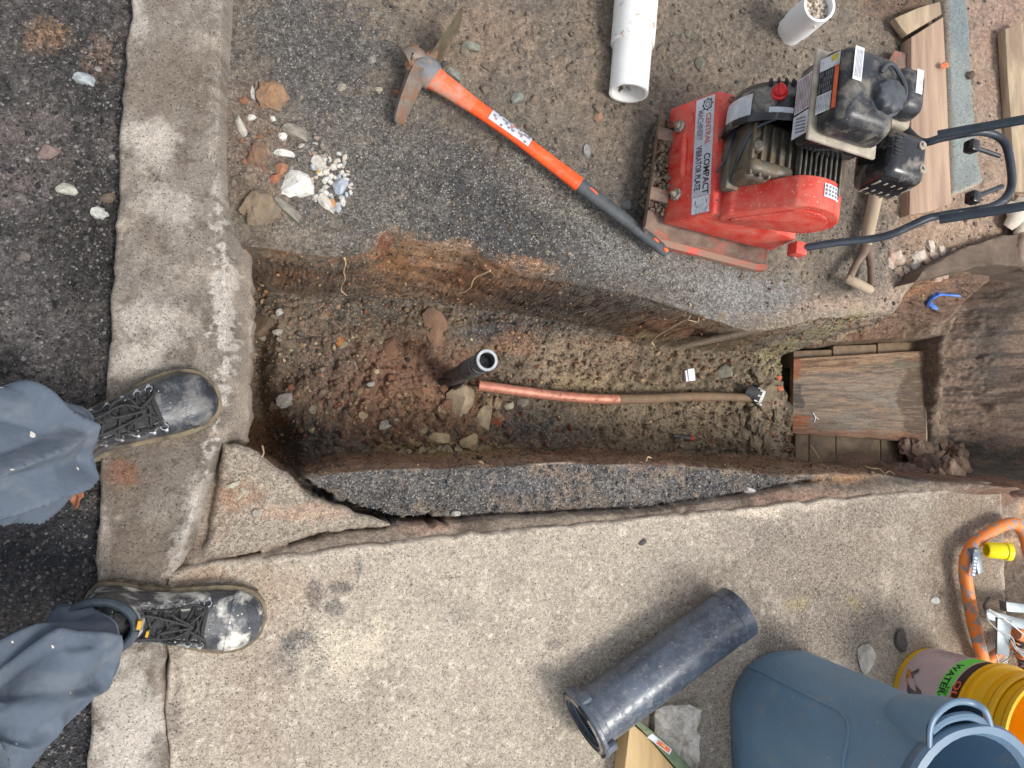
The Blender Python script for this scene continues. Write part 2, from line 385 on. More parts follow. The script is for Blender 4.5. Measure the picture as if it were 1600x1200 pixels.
# ---- outlines, given as what the photograph shows and placed on their own level
T_PX = [(300, 388), (388, 385), (430, 392), (480, 398), (530, 402), (575, 394), (600, 380), (618, 370), (650, 372), (668, 376), (700, 380), (740, 386), (770, 400), (810, 420), (860, 432), (900, 440), (950, 452),
        (1000, 464), (1050, 476), (1100, 490), (1150, 505), (1190, 518), (1215, 512), (1260, 500), (1320, 492), (1370, 486), (1400, 492), (1414, 478), (1424, 450), (1440, 426), (1480, 404), (1540, 392), (1600, 386), (1860, 376),
        (1870, 770), (1640, 775), (1580, 775), (1550, 762), (1500, 757), (1450, 748), (1380, 744), (1300, 742), (1230, 744), (1180, 738), (1100, 731), (1000, 728), (900, 725), (800, 727), (700, 729), (600, 733), (550, 739), (495, 745), (465, 740), (440, 730), (400, 706), (300, 690)]
B_PX = [(280, 448), (400, 452), (500, 464), (600, 468), (700, 476), (780, 488), (850, 500), (920, 510), (950, 517), (1000, 528), (1100, 544), (1180, 553), (1215, 558), (1240, 550), (1310, 540), (1380, 534), (1436, 528), (1446, 500), (1452, 470), (1466, 462),
        (1470, 500), (1468, 560), (1474, 620), (1484, 670), (1500, 700), (1470, 715), (1430, 724), (1400, 729), (1330, 731), (1250, 728), (1215, 716), (1150, 708), (1000, 703), (850, 701), (700, 702), (600, 704), (520, 708), (478, 716), (462, 734), (440, 726), (400, 700), (280, 684)]
Q_PX = [(1220, 552), (1240, 545), (1310, 538), (1380, 534), (1438, 532), (1441, 600), (1442, 690), (1430, 720), (1330, 727), (1245, 724), (1232, 690), (1238, 640), (1222, 590)]
C_PX = [(300, 885), (380, 868), (450, 850), (530, 828), (600, 822), (640, 815), (700, 811), (780, 805), (850, 802), (920, 799), (1000, 795), (1060, 786), (1120, 779), (1180, 769), (1235, 757), (1300, 749)]
S_PX = [(300, 884), (390, 873), (470, 866), (520, 860), (600, 850), (700, 838), (800, 829), (900, 820), (1000, 811), (1100, 801), (1200, 791), (1300, 781), (1400, 771), (1480, 764), (1556, 756), (1566, 762),
        (1570, 850), (1574, 950), (1580, 1100), (1590, 1300)]
T = P2(T_PX, -.05); B = P2(B_PX, -.45); Q = P2(Q_PX, -.46); CL = P2(C_PX, -.045); S = P2(S_PX, 0); CK = P2([(462, 744), (484, 762), (508, 777), (540, 792), (580, 805), (628, 813), (690, 812)], -.045)
for _i in range(14):
    _ty = np.interp(B[_i][0], [q[0] for q in T[:24]], [q[1] for q in T[:24]]); B[_i] = (B[_i][0], min(B[_i][1], _ty - .020))
SLAB = jag(S, .007, closed=False) + [(2.6, -30), (-.30, -30), (-.235, -2)] + P2([(262, 1300), (265, 1200), (258, 1100), (262, 1030), (252, 960), (262, 900)], 0)
KERB = [(-.235, 40), (-.125, 2.0)] + P2([(375, 0), (368, 100), (364, 200), (368, 300), (376, 350), (391, 385), (392, 440), (391, 500), (390, 600), (385, 690), (352, 708), (340, 760), (324, 830), (302, 882)], -.09) + \
       P2([(262, 904), (250, 960), (260, 1030), (256, 1100), (263, 1200), (260, 1300)], 0) + [(-.238, -2), (-.305, -30), (-.50, -30), (-.415, -2)] + P2([(130, 1250), (135, 1200), (142, 1100), (146, 1000), (150, 890), (153, 830), (155, 760), (158, 700), (163, 640), (168, 590), (173, 540), (172, 490), (178, 430), (180, 350), (186, 280), (188, 200), (194, 120), (198, 60), (206, 0)], 0) + [(-.31, 2.0), (-.42, 40)]
ROAD = [(-45, 44), (-.415, 44), (-.30, 2.0)] + P2([(212, 0), (200, 100), (194, 200), (186, 350), (178, 500), (166, 640), (160, 760), (156, 890), (150, 1000), (142, 1200)], 0) + [(-.40, -2), (-.48, -44), (-45, -44)]
ASPH = P2([(470, 742), (560, 738), (700, 729), (900, 725), (1000, 728), (1100, 731), (1180, 738), (1240, 744), (1300, 746)], -.05) + CL[:1:-1]
pit_c = W(1340, 630, -.46)

def bump2(x, y, px, py, z, rx, ry, h, rot=0):
    c = W(px, py, z); k = sc_(px, py, z); a = rad(rot); dx = x - c.x; dy = y - c.y
    u = (dx * math.cos(a) + dy * math.sin(a)) / (rx * k); v = (-dx * math.sin(a) + dy * math.cos(a)) / (ry * k)
    return h * np.exp(-(u * u + v * v))
def ground_z(x, y, full=False):
    w = fbm(x, y, 11, 5, 3, .55)
    wo = fbm(x, y, 9, 2, 3); dT = sdist(x, y, T) + wo * .008
    dB = sdist(x, y, B) + wo * .008
    c1, r1 = cells(x, y, 62, 1); c2, r2 = cells(x, y, 28, 2)
    clod = np.maximum(0, .55 - c1) * r1 * .016
    clodb = np.maximum(0, .5 - c2) * np.where(r2 > .55, r2, 0) * .034
    # how cloddy each place is
    cm = .2 + bump2(x, y, 860, 90, -.05, 300, 150, .9) + bump2(x, y, 1250, 130, -.05, 200, 160, .7) + bump2(x, y, 440, 290, -.05, 90, 160, .8) - bump2(x, y, 800, 360, -.05, 200, 70, .25)
    top = -.05 + fbm(x, y, 3.2, 3, 20) * .012 + fbm(x, y, 13, 4, 21) * .010 + fbm(x, y, 80, 4, 23, .65) * .003 + (clod * .6 + clodb * .5) * cm
    top += bump2(x, y, 420, 300, -.05, 60, 90, .012) + bump2(x, y, 880, 100, -.05, 120, 60, .02)
    # shoulder: the ground rolls down towards the cut
    top -= np.exp(-np.maximum(-dT, 0) / .03) * .012
    top -= bump2(x, y, 1180, 470, -.05, 120, 40, .03)
    # tan shelf at the right, a little higher
    top += bump2(x, y, 1520, 330, -.05, 130, 120, .03)
    # strip of broken asphalt between the cut and the slab
    dA = sdist(x, y, ASPH) + fbm(x, y, 40, 3, 31) * .004
    dS = ldist(x, y, S[:15])
    lower = (dS < .16) & (y < .06)
    ledge = -.045 + .030 * sm(1 - dS / .045) + fbm(x, y, 30, 4, 33) * .003
    asp = -.050 - .012 * sm(dA / .05) + fbm(x, y, 18, 4, 34) * .008 + (clod) * .5 + fbm(x, y, 90, 3, 35) * .004
    a = sm(dA / .006 + .5)
    low = ledge * (1 - a) + asp * a
    wl = sm((.17 - dS) / .04) * (y < .2) * (x > -.2)
    top = top * (1 - wl) + low * wl
    cr = ldist(x, y, CL) + fbm(x, y, 38, 4, 36) * .004
    ck = ldist(x, y, CK) + fbm(x, y, 60, 4, 37, .65) * .011 - .001; top -= .09 * np.exp(-(np.maximum(ck, 0) / .0055) ** 4) * wl * (x < W(700, 812, -.045).x)
    top -= .03 * np.exp(-(cr / .0035) ** 2) * wl * (.35 + .65 * (vn(x * 14, y * 14, 40) > .35))
    # floor of the cut
    fl = -.45 + fbm(x, y, 5, 4, 50) * .018 + fbm(x, y, 22, 5, 51, .6) * .010 + fbm(x, y, 80, 3, 52, .7) * .0035
    fm = .75 + bump2(x, y, 640, 620, -.45, 170, 90, .8) + bump2(x, y, 1120, 640, -.45, 110, 90, .5)
    fl += (np.maximum(0, .6 - c1) * r1 * .018 + np.maximum(0, .55 - c2) * np.where(r2 > .5, r2, 0) * .04) * fm
    fl += bump2(x, y, 700, 680, -.45, 90, 26, .04) + bump2(x, y, 440, 500, -.45, 50, 50, .03) - bump2(x, y, 425, 690, -.45, 36, 60, .16) - bump2(x, y, 396, 600, -.45, 26, 90, .12) - bump2(x, y, 450, 590, -.45, 24, 16, .05)
    fl += bump2(x, y, 930, 520, -.45, 220, 14, .03) + bump2(x, y, 1190, 640, -.45, 30, 70, .03) + bump2(x, y, 1060, 700, -.45, 200, 10, .02)
    dQ = sdist(x, y, Q) + w * .008 + fbm(x, y, 50, 3, 60) * .003
    mud = bump2(x, y, 1458, 570, -.43, 11, 120, .05) + bump2(x, y, 1440, 480, -.4, 40, 40, .12)
    fl += mud
    q = sm(dQ / .018 + .5); fl = fl * (1 - q) + (-.535 + fbm(x, y, 12, 3, 61) * .004) * q
    den = np.where(dT - dB > 1e-4, dT - dB, 1e-4)
    t = np.clip(dT / den, 0, 1); t = np.where(dB > 0, 1, np.where(dT < 0, 0, t))
    prof = np.clip(t * 1.0 + .10 * np.sin(t * 2 * np.pi) * -1, 0, 1)
    z = top * (1 - prof) + fl * prof
    wall = np.sin(np.pi * t)
    # spoil heap against the slab at the right and lumps at the hollow in the tan bank
    z = z + bump2(x, y, 1445, 728, -.2, 50, 20, .10) + bump2(x, y, 1510, 752, -.1, 60, 12, .06)
    hole = bump2(x, y, 612, 385, -.09, 16, 14, .05) + bump2(x, y, 640, 395, -.09, 26, 14, .03)
    z -= hole
    if full: return z, dT, dB, dQ, t, a * wl, wl, dS
    return z
def ground_col(x, y, z_, d_):
    z, dT, dB, dQ, t, asp, low, dS = ground_z(x, y, True)
    p = Paint(x, y, (116, 106, 94)); p.g[:] = .22
    wallm = ((dT > 0) & (dB < .002)); ww1 = fbm(x + y * .3, z_ * 2.2, 9, 5, 77, .6); ww2 = fbm(x - y, z_ * 1.2, 50, 3, 78)
    p.w1 = np.where(wallm, ww1, p.w1); p.w2 = np.where(wallm, ww2, p.w2)
    p.mixin(.6 * sm(p.w1 * 2.2), (100, 92, 84)); p.mixin(.5 * sm(-p.w1 * 2.4), (138, 124, 107))
    dk = (72, 71, 70)
    p.blob(760, 340, 330, 125, dk, .95, grit=1, rot=-14); p.blob(560, 230, 150, 150, (104, 99, 92), .85, grit=.8); p.blob(480, 70, 120, 90, (88, 85, 82), .9, grit=.9)
    p.blob(1080, 440, 190, 45, (120, 117, 112), .9, grit=.9, rot=-12); p.blob(860, 290, 90, 40, (122, 116, 106), .6, rot=-20); p.blob(1180, 470, 90, 35, (132, 130, 126), .8, grit=.7)
    p.blob(940, 90, 60, 110, (132, 116, 100), .6); p.blob(760, 60, 80, 60, (138, 118, 100), .6); p.blob(700, 270, 90, 40, (76, 75, 74), .5, grit=1)
    p.blob(400, 230, 45, 110, (124, 106, 92), .7, grit=.5); p.blob(410, 320, 40, 40, (116, 100, 84), .9); p.blob(430, 365, 70, 16, (118, 110, 98), .8)
    p.blob(1480, 380, 130, 70, (168, 142, 120), .85, grit=.12, rot=10); p.blob(1400, 450, 80, 40, (158, 138, 122), .8, grit=.1, rot=30); p.blob(1560, 180, 60, 260, (160, 138, 120), .9, grit=.1, warp=.5)
    p.blob(1425, 20, 60, 30, (110, 86, 70), .8); p.blob(1330, 480, 90, 18, (172, 150, 132), .8, rot=8); p.blob(1240, 520, 60, 14, (150, 138, 124), .8); p.blob(1570, 40, 40, 50, (160, 134, 120), .7)
    p.blob(1650, 300, 80, 300, (150, 124, 104), .9)
    p.blob(1350, 400, 46, 60, (120, 114, 104), .8, grit=.6); p.blob(1590, 830, 80, 50, (196, 160, 128), .9); p.blob(1600, 950, 60, 90, (96, 84, 72), .9); p.blob(1610, 1080, 60, 50, (150, 118, 98), .9)
    # lower strip
    p.mixin(low * (1 - asp), (146, 132, 117), .3); p.mixin(low * (1 - asp) * sm(p.w1 * 3), (112, 98, 86), .3)
    for (a, b, c, e) in ((660, 818, 40, 12), (1240, 775, 80, 10)): p.blob(a, b, c, e, (170, 138, 118), .7)
    p.mixin(asp, (98, 94, 90), 1.0); p.mixin(asp * sm(-p.w1 * 3 + .2), (126, 112, 98), .6); p.mixin(asp * sm((fbm(x, y, 9, 3, 190) + .05) * 5), (120, 106, 94), .5); p.mixin(asp * sm(p.w2 * 2.2), (90, 89, 89), 1.0)
    p.blob(1000, 765, 60, 16, (128, 125, 120), .5, grit=1); p.blob(820, 760, 50, 12, (92, 94, 98), .7, grit=1)
    # walls of the cut, banded like the layers of soil
    wall = (dT > 0) * (dB < .004) * 1.0; band = t + p.w1 * .35 + p.w2 * .12
    p.mixin(wall, (146, 122, 98), .1, .25); p.mixin(wall * sm((.30 - band) * 6), (134, 118, 102), .3); p.mixin(wall * sm(1 - abs(band - .40) * 4.5) * .9, (158, 110, 78), .1)
    p.mixin(wall * sm((band - .72) * 5), (112, 96, 76), .15); p.mixin(wall * sm(1 - abs(band - .86) * 9) * sm(p.w1 * 3), (170, 156, 116), .2)
    up = wall * (y > .12); streak = fbm(x, z_ * 3, 7, 4, 91); p.mixin(up * sm(streak * 3), (120, 92, 70), .1)
    p.mixin(wall * (y < .1) * (x < 1.4) * sm((band - .05) * 4), (158, 124, 100), .05, .3); p.mixin(wall * (y < .1) * sm((fbm(x, z_ * 4, 10, 3, 92)) * 4), (136, 108, 88), .05)
    p.blob(635, 398, 46, 22, (150, 112, 78), .75, z=-.09, grit=.2); p.blob(600, 385, 16, 14, (120, 74, 48), .9, z=-.08); p.blob(700, 390, 40, 12, (160, 128, 100), .7, z=-.08); p.blob(800, 430, 60, 14, (164, 120, 84), .6, z=-.15)
    p.blob(1290, 505, 120, 12, (156, 144, 130), .85, z=-.12, warp=.5); p.blob(1260, 530, 60, 10, (132, 134, 124), .8, z=-.25, warp=.5); p.blob(1400, 500, 40, 14, (146, 126, 112), .7, z=-.12)
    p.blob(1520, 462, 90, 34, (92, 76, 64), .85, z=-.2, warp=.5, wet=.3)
    # floor
    fl = (dB > -.004) * 1.0
    p.mixin(fl, (114, 98, 83), .35, .25); p.mixin(fl * sm(p.w1 * 2.6), (114, 102, 88), .4); p.mixin(fl * sm(fbm(x, y, 26, 4, 95) * 3 - .2), (142, 122, 100), .3)
    F = -.45
    def fb(*a, **k): p.blob(*a, z=F, **k)
    fb(620, 610, 130, 80, (128, 92, 72), amt=.7); fb(700, 650, 90, 40, (142, 112, 88), amt=.7); fb(560, 480, 100, 30, (92, 86, 78), amt=.8, grit=.9); fb(500, 560, 60, 50, (98, 86, 76), amt=.8, grit=.7)
    fb(840, 500, 130, 28, (92, 86, 80), amt=.85, grit=.8); fb(880, 570, 70, 36, (150, 132, 110), amt=.8); fb(930, 600, 50, 14, (172, 148, 110), amt=.6); fb(860, 660, 110, 26, (92, 90, 86), amt=.9, grit=.9)
    fb(1050, 640, 150, 60, (136, 122, 98), amt=.85, grit=.15, wet=.6); fb(1120, 570, 100, 40, (118, 106, 88), amt=.85, grit=.2, wet=.5); fb(1200, 560, 24, 40, (146, 138, 104), amt=.8, wet=.7); fb(1190, 660, 40, 60, (150, 136, 116), amt=.7, wet=.5)
    fb(430, 590, 40, 40, (84, 72, 60), amt=.8); fb(410, 690, 40, 50, (140, 100, 68), amt=.8); fb(480, 690, 44, 34, (86, 82, 78), amt=.85, grit=.9); fb(405, 470, 30, 50, (92, 82, 72), amt=.8)
    fb(700, 700, 90, 12, (190, 168, 120), amt=.6); fb(760, 520, 60, 16, (78, 78, 78), amt=.8, grit=1); fb(800, 540, 40, 20, (150, 112, 88), amt=.5)
    # pit
    q = sm(dQ / .01 + .3); p.mixin(q, (78, 72, 60), .05, .9); p.blob(1228, 600, 20, 60, (84, 84, 72), .9, z=-.5, wet=1)
    # far wall at the right of the cut and the spoil in front of it
    rw = wall * sm((x - W(1464, 600, -.45).x) / .02); gr = fbm(x * 14, y, 6, 5, 96)
    p.mixin(rw, (134, 113, 97), .05, .5); p.mixin(rw * sm(fbm(x, y * 6, 8, 5, 97) * 3), (104, 88, 77), .1, .5); p.mixin(rw * sm(fbm(z_ * 1.5, y * 9, 9, 5, 99) * 4), (96, 82, 72)); p.mixin(rw * sm(fbm(z_ * 6, y * 14, 9, 4, 97) * 4 - .6) * .5, (142, 124, 110)); p.mixin(rw * sm(fbm(x, y * 7, 5, 4, 98) * 3 - .5), (138, 120, 106), .05)
    p.blob(1575, 520, 16, 50, (84, 80, 74), .6, z=-.3, wet=.5); p.blob(1570, 720, 60, 26, (84, 84, 78), .8, z=-.2)
    p.blob(1452, 590, 10, 90, (150, 134, 118), .9, z=-.4, warp=.5); p.blob(1440, 480, 46, 40, (126, 102, 86), .8, z=-.3); p.blob(1450, 725, 60, 24, (136, 110, 94), .9, z=-.2, wet=.2)
    p.blob(1300, 745, 50, 8, (160, 122, 86), .7, z=-.1); p.blob(1560, 770, 70, 16, (126, 96, 78), .9); p.blob(1400, 748, 60, 6, (84, 80, 76), .7)
    return p.out()
M_ground = ground_mat('soil and broken asphalt', vs=330, fine=260)
M_stone = ground_mat('weathered concrete', rough=.88, vs=420, fine=420, bump=.55, k1=.9, k2=1.8, pits=.05)
M_road = ground_mat('road surface', vs=250, fine=220, bump=.9, speck=.7)

slab_np = None
def keep_ground(x, y):
    a = sdist(x, y, SLAB) < .06; b = sdist(x, y, KERB); c = x > -.20
    return a & c
def ground_post(x, y, z):
    _, dT, dB, dQ, t, a, w_, dS = ground_z(x, y, True); wl = sm(t * 7) * sm((1 - t) * 5) * ((dT > 0) & (dB < 0)) * (1 - .7 * sm((x - 1.9) / .1))
    zz = z * 1.6
    return wl * (fbm(x + y, zz, 14, 5, 160, .6) * .010), wl * (fbm(x - y, zz * 1.5, 22, 6, 161, .68) * .014 + np.sin(z * 55 + fbm(x, z, 5, 3, 162) * 9) * .002)
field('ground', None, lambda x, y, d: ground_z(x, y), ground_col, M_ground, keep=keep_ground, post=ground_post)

# ---- road
ROAD = [p for p in ROAD]
def road_z(x, y, d):
    c1, r1 = cells(x, y, 70, 101); c2, r2 = cells(x, y, 34, 102)
    m = np.clip(.5 + fbm(x, y, 6, 3, 103) * 1.6 + bump2(x, y, 150, 330, -.03, 60, 160, .5) - (y < -.12) * .25, .1, 1.2)
    return -.034 + fbm(x, y, 4, 3, 104) * .005 + fbm(x, y, 45, 4, 106, .65) * .003 + (np.maximum(0, .6 - c1) * r1 * .014 + np.maximum(0, .5 - c2) * np.where(r2 > .6, r2, 0) * .03) * m
def road_col(x, y, z, d):
    p = Paint(x, y, (80, 76, 74)); p.g[:] = .8
    p.mixin(.7 * sm(p.w1 * 2.5), (64, 62, 62), 1); p.mixin(.5 * sm(-p.w1 * 2.5 - .2), (110, 102, 96), .6)
    p.blob(80, 60, 40, 30, (132, 106, 84), .8, z=-.03); p.blob(150, 90, 30, 40, (126, 104, 88), .6, z=-.03); p.blob(50, 260, 60, 70, (104, 94, 92), .6, z=-.03, grit=.4); p.blob(60, 480, 90, 90, (104, 99, 97), .6, z=-.03, grit=.5)
    p.blob(130, 380, 60, 110, (54, 52, 50), .7, z=-.03, grit=1); p.blob(60, 850, 120, 70, (44, 46, 52), .9, z=-.03, grit=.7, wet=.3); p.blob(100, 1150, 60, 120, (58, 58, 62), .8, z=-.03)
    return p.out()
road = field('road', ROAD, road_z, road_col, M_road)

# ---- kerb: top, battered inner face, worn white arris
RIDGE = P2([(352, -100), (346, 0), (342, 120), (338, 220), (345, 330), (350, 400), (352, 500), (350, 560), (345, 640), (330, 720), (300, 800), (285, 860), (270, 900)], -.005)
KR = KERB[1:17]
def kerb_z(x, y, d):
    dr = ldist(x, y, KR); dl = ldist(x, y, RIDGE); inner = sm((dl - 0) / .001) * 0
    side = dr / (dr + dl + 1e-6)                 # 0 at the outer foot, 1 on the ridge
    right = (dr < .09) & (x > np.interp(y, [q[1] for q in RIDGE][::-1], [q[0] for q in RIDGE][::-1]))
    z = fbm(x, y, 9, 4, 110) * .004 + fbm(x, y, 60, 5, 111, .65) * .0028 - .004 * np.maximum(0, fbm(x, y, 24, 3, 112)) * 2
    z = z - np.where(right, .095 * (1 - side) ** 1.2, 0)
    z += fbm(x * 2, y * .35, 30, 4, 114) * .006 * right - .006 * np.exp(-(dl / .012) ** 2) * fbm(x, y, 30, 3, 113) * 2
    e = np.clip(1 - d / .006, 0, 1); z -= np.where(right, 0, .006) * e * e
    return z
def kerb_col(x, y, z, d):
    p = Paint(x, y, (126, 118, 108)); p.g[:] = .3
    p.mixin(.7 * sm(p.w1 * 2.6), (110, 99, 88)); p.mixin(.45 * sm(-p.w1 * 3), (146, 136, 124)); p.mixin(.6 * sm(fbm(x, y, 5, 5, 120, .6) * 4), (98, 90, 82)); p.mixin(.6 * sm(fbm(x, y, 13, 4, 121, .6) * 4 - .8), (160, 148, 134)); p.mixin(.5 * sm(fbm(x, y, 40, 3, 122) * 5 - 1.2), (84, 74, 64))
    dl = ldist(x, y, RIDGE); dr = ldist(x, y, KR)
    yy = np.interp(y, [W(300, 900, 0).y, W(300, 700, 0).y, W(300, 350, 0).y, W(300, 250, 0).y], [1, 1, 1, .25])
    p.mixin(sm(.95 - dl / .014 + p.w1 * 2.4 + p.w2 * 1.9 + p.w3 * 1.4) * yy * .68, (188, 181, 172), .3); p.mixin(sm(1 - dr / .022 + p.w1) * .5, (160, 146, 130), .1)
    for (a, b, c, e, m) in ((245, 215, 40, 40, .8), (255, 320, 50, 30, .6), (230, 500, 50, 40, .8), (215, 560, 40, 26, .9), (320, 800, 26, 40, .7), (200, 1110, 46, 90, .9), (190, 1180, 60, 60, .8), (160, 860, 10, 60, .6), (215, 30, 14, 40, .7)):
        p.blob(a, b, c, e, (184, 176, 165), m * .8, z=0)
    for (a, b, c, e) in ((260, 640, 60, 60), (230, 860, 90, 40), (280, 120, 60, 60), (190, 760, 30, 50)): p.blob(a, b, c, e, (102, 90, 78), .6, z=0)
    p.blob(205, 740, 26, 20, (128, 84, 62), .6, z=0); p.blob(240, 450, 60, 30, (110, 104, 98), .4, z=0)
    return p.out()
field('kerb', jag(KERB, .008, .014), kerb_z, kerb_col, M_stone, skirt=((-.02, .002, .004), (-.08, .003, .006), (-.15, -.004, .01), (-.20, -.035, .014), (-.45, -.06, .014)))

# ---- sidewalk slab
def slab_z(x, y, d):
    e = np.clip(1 - d / .006, 0, 1) * (1 + fbm(x, y, 25, 3, 133))
    z = fbm(x, y, 3, 3, 130) * .002 + fbm(x, y, 90, 4, 131, .7) * .0013 - .0055 * e * e
    c, r = cells(x, y, 80, 132); z -= np.where(r > .86, np.maximum(0, .4 - c) * .008, 0)
    z -= bump2(x, y, 1195, 800, 0, 40, 8, .004)
    return z
def slab_col(x, y, z, d):
    p = Paint(x, y, (172, 161, 145)); p.g[:] = .42
    p.mixin(.5 * sm(p.w1 * 2.5), (160, 147, 133)); p.mixin(.5 * sm(-p.w1 * 2.5), (178, 167, 151)); p.mixin(.45 * sm(fbm(x, y, 3.2, 5, 140, .6) * 3.5), (150, 134, 117)); p.mixin(.3 * sm(fbm(x, y, 7, 5, 143, .6) * 4 - .4), (136, 127, 116))
    p.mixin(.45 * sm(fbm(x, y, 110, 3, 141) * 3 - .7), (120, 108, 98)); p.mixin(.5 * sm(fbm(x, y, 85, 3, 142) * 3 - .8), (214, 204, 188))
    for (a, b, c, e, m) in ((470, 1000, 26, 14, 1), (500, 1030, 14, 26, .9), (445, 1040, 20, 30, .7), (490, 925, 12, 18, 1), (535, 918, 18, 9, .9), (525, 950, 12, 12, .9), (560, 885, 6, 20, .7), (575, 985, 9, 5, .8), (720, 960, 26, 16, .35), (870, 1005, 12, 8, .5)):
        p.blob(a, b, c, e, (84, 82, 82), m * .75, z=0, grit=.8, soft=1.1)
    for (a, b, c, e, m) in ((1370, 800, 60, 30, .45), (1290, 880, 120, 60, .55), (1300, 980, 90, 50, .65), (1480, 840, 70, 60, .4), (1180, 830, 60, 30, .35), (1340, 960, 40, 30, .5), (1240, 990, 46, 24, .6)):
        p.blob(a, b, c, e, (104, 98, 92), m, z=0, grit=.8)
    p.blob(1400, 930, 190, 150, (150, 136, 120), .5, z=0); p.blob(1530, 900, 60, 130, (130, 112, 94), .55, z=0); p.blob(1090, 940, 60, 40, (136, 116, 96), .3, z=0)
    p.blob(1242, 945, 16, 7, (166, 152, 110), .5, z=0); p.blob(1335, 942, 12, 7, (160, 146, 104), .6, z=0, rot=-40); p.blob(1385, 910, 10, 20, (190, 178, 156), .5, z=0)
    p.blob(540, 1020, 50, 40, (206, 194, 172), .6, z=0); p.blob(270, 1080, 14, 120, (116, 106, 96), .6, z=0); p.blob(300, 900, 50, 20, (150, 122, 100), .6, z=0); p.blob(420, 920, 60, 30, (160, 138, 116), .5, z=0)
    p.blob(1190, 800, 40, 9, (206, 192, 172), .8, z=0); p.mixin(sm(1.2 - d / .012 + p.w1 * 1.5) * (y > -.6) * .6 * (d > -.5), (200, 186, 168)); p.mixin((d < -.5) * 1.0, (128, 108, 90), .2); p.mixin((d < -.5) * sm(p.w1 * 3), (164, 146, 126), .2)
    return p.out()
field('sidewalk', SLAB, slab_z, slab_col, M_stone, skirt=((-.012, .003, .003), (-.035, .004, .006), (-.07, .008, .006)))

# ---- broken wedge of concrete in the corner
CH = P2([(349, 692), (375, 697), (398, 706), (418, 720), (444, 740), (464, 757), (490, 777), (520, 791), (556, 803), (592, 812), (612, 818), (596, 825), (550, 828), (505, 833), (455, 846), (400, 862), (345, 876), (306, 883), (318, 850), (330, 800), (341, 750)], -.02)
def ch_z(x, y, d):
    c1, r1 = cells(x, y, 90, 150); e = np.clip(1 - d / .012, 0, 1)
    return -.018 + fbm(x, y, 8, 4, 151) * .006 + fbm(x, y, 70, 4, 152, .7) * .003 + np.maximum(0, .6 - c1) * r1 * .008 - .012 * e * e
def ch_col(x, y, z, d):
    p = Paint(x, y, (152, 141, 126)); p.g[:] = .6
    p.mixin(.5 * sm(p.w1 * 2.5), (144, 130, 114)); p.mixin(.4 * sm(fbm(x, y, 100, 3, 153) * 3 - .5), (112, 100, 90)); p.mixin((d < -.5) * .8, (120, 102, 84))
    p.blob(480, 800, 60, 12, (176, 144, 122), .5, z=0); p.blob(345, 780, 16, 60, (146, 128, 112), .6, z=0); p.blob(375, 770, 30, 22, (150, 112, 84), .5, z=0)
    return p.out()
o = field('concrete_chunk', jag(CH, .008, .008), ch_z, ch_col, M_stone, skirt=((-.01, .002, .004), (-.03, 0, .006), (-.06, -.004, .006)), kind=None)
tag(o, 'cracked wedge of coarse concrete between the kerb, the trench and the sidewalk slab', 'concrete piece')
# ================================================================== THE COMPACTOR
YAW = rad(-9.5); MO = W(1040, 348, 0); MU = Vector((math.cos(YAW), math.sin(YAW), 0)); MV = Vector((-math.sin(YAW), math.cos(YAW), 0)); MZ = Vector((0, 0, 1))
def ML(u, v, z): return MO + MU * u + MV * v + MZ * z
def mbox(mb, c, size, **k): return mb.box(ML(*c), size, X=MU, Y=MV, Z=MZ, **k)
R_paint = mat('dusty red paint', (214, 58, 46), (190, 44, 36), 22, .5, bump=.12, dirt=(204, 116, 98), damt=.44, dscale=26, dedge=.2, scr=.5, spk=(190, .3, .35, (206, 170, 150)))
R_dirty = mat('scuffed red paint', (196, 62, 48), (168, 84, 66), 30, .6, bump=.3, dirt=(138, 112, 96), damt=.56, dscale=22, dedge=.06)
K_gloss = mat('black gloss paint', (26, 27, 30), (36, 38, 42), 30, .25, bump=.03, dirt=(150, 142, 130), damt=.36, dscale=14, dedge=.1, coat=.3, scr=.3)
K_dusty = mat('dusty black paint', (32, 33, 36), (52, 55, 60), 24, .32, bump=.05, dirt=(138, 130, 118), damt=.37, dscale=30, dedge=.16, scr=.5, spk=(160, .2, .15, (150, 142, 128)))
K_cap = mat('grey black plastic', (50, 52, 56), (74, 78, 84), 40, .5, bump=.05, dirt=(130, 126, 118), damt=.3, dscale=30)
K_tube = mat('black tube', (38, 44, 52), (58, 66, 76), 20, .35, bump=.05, dirt=(120, 118, 116), damt=.3, dscale=30)
Al = mat('dirty cast aluminium', (120, 116, 106), (84, 80, 72), 30, .5, metal=.5, bump=.3, dirt=(112, 98, 80), damt=.48, dscale=24)
Zn = mat('zinc plated steel', (196, 192, 180), (140, 134, 120), 90, .35, metal=.75, bump=.1, dirt=(150, 132, 110), damt=.35, dscale=60)
Seam = mat('dusty seam metal', (176, 166, 150), (140, 130, 116), 40, .6, bump=.1)
Rust = mat('muddy steel', (132, 112, 98), (96, 80, 70), 30, .8, bump=.4, dirt=(164, 92, 76), damt=.40, dscale=20)
Wlab = mat('white label', (214, 218, 224), (196, 200, 206), 60, .5, bump=0, dirt=(176, 170, 166), damt=.42, dscale=60)
Slab_ = mat('silver label', (176, 184, 196), (196, 200, 206), 60, .35, bump=0, metal=.2, dirt=(196, 170, 160), damt=.36, dscale=40)
Ink = mat('dark print', (44, 42, 44), None, 60, .6, bump=0); InkR = mat('red print', (196, 96, 90), None, 60, .6, bump=0); InkG = mat('faint print', (120, 122, 130), None, 60, .6, bump=0)
InkO = mat('orange print', (226, 104, 60), None, 60, .5, bump=0); Yel = mat('yellow print', (214, 196, 70), None, 60, .5, bump=0)
RedP = mat('red plastic', (206, 40, 44), (180, 30, 34), 40, .35, bump=.02)
FinM = mat('cooling fins', (150, 146, 138), (100, 96, 88), 60, .5, metal=.5, bump=.2)
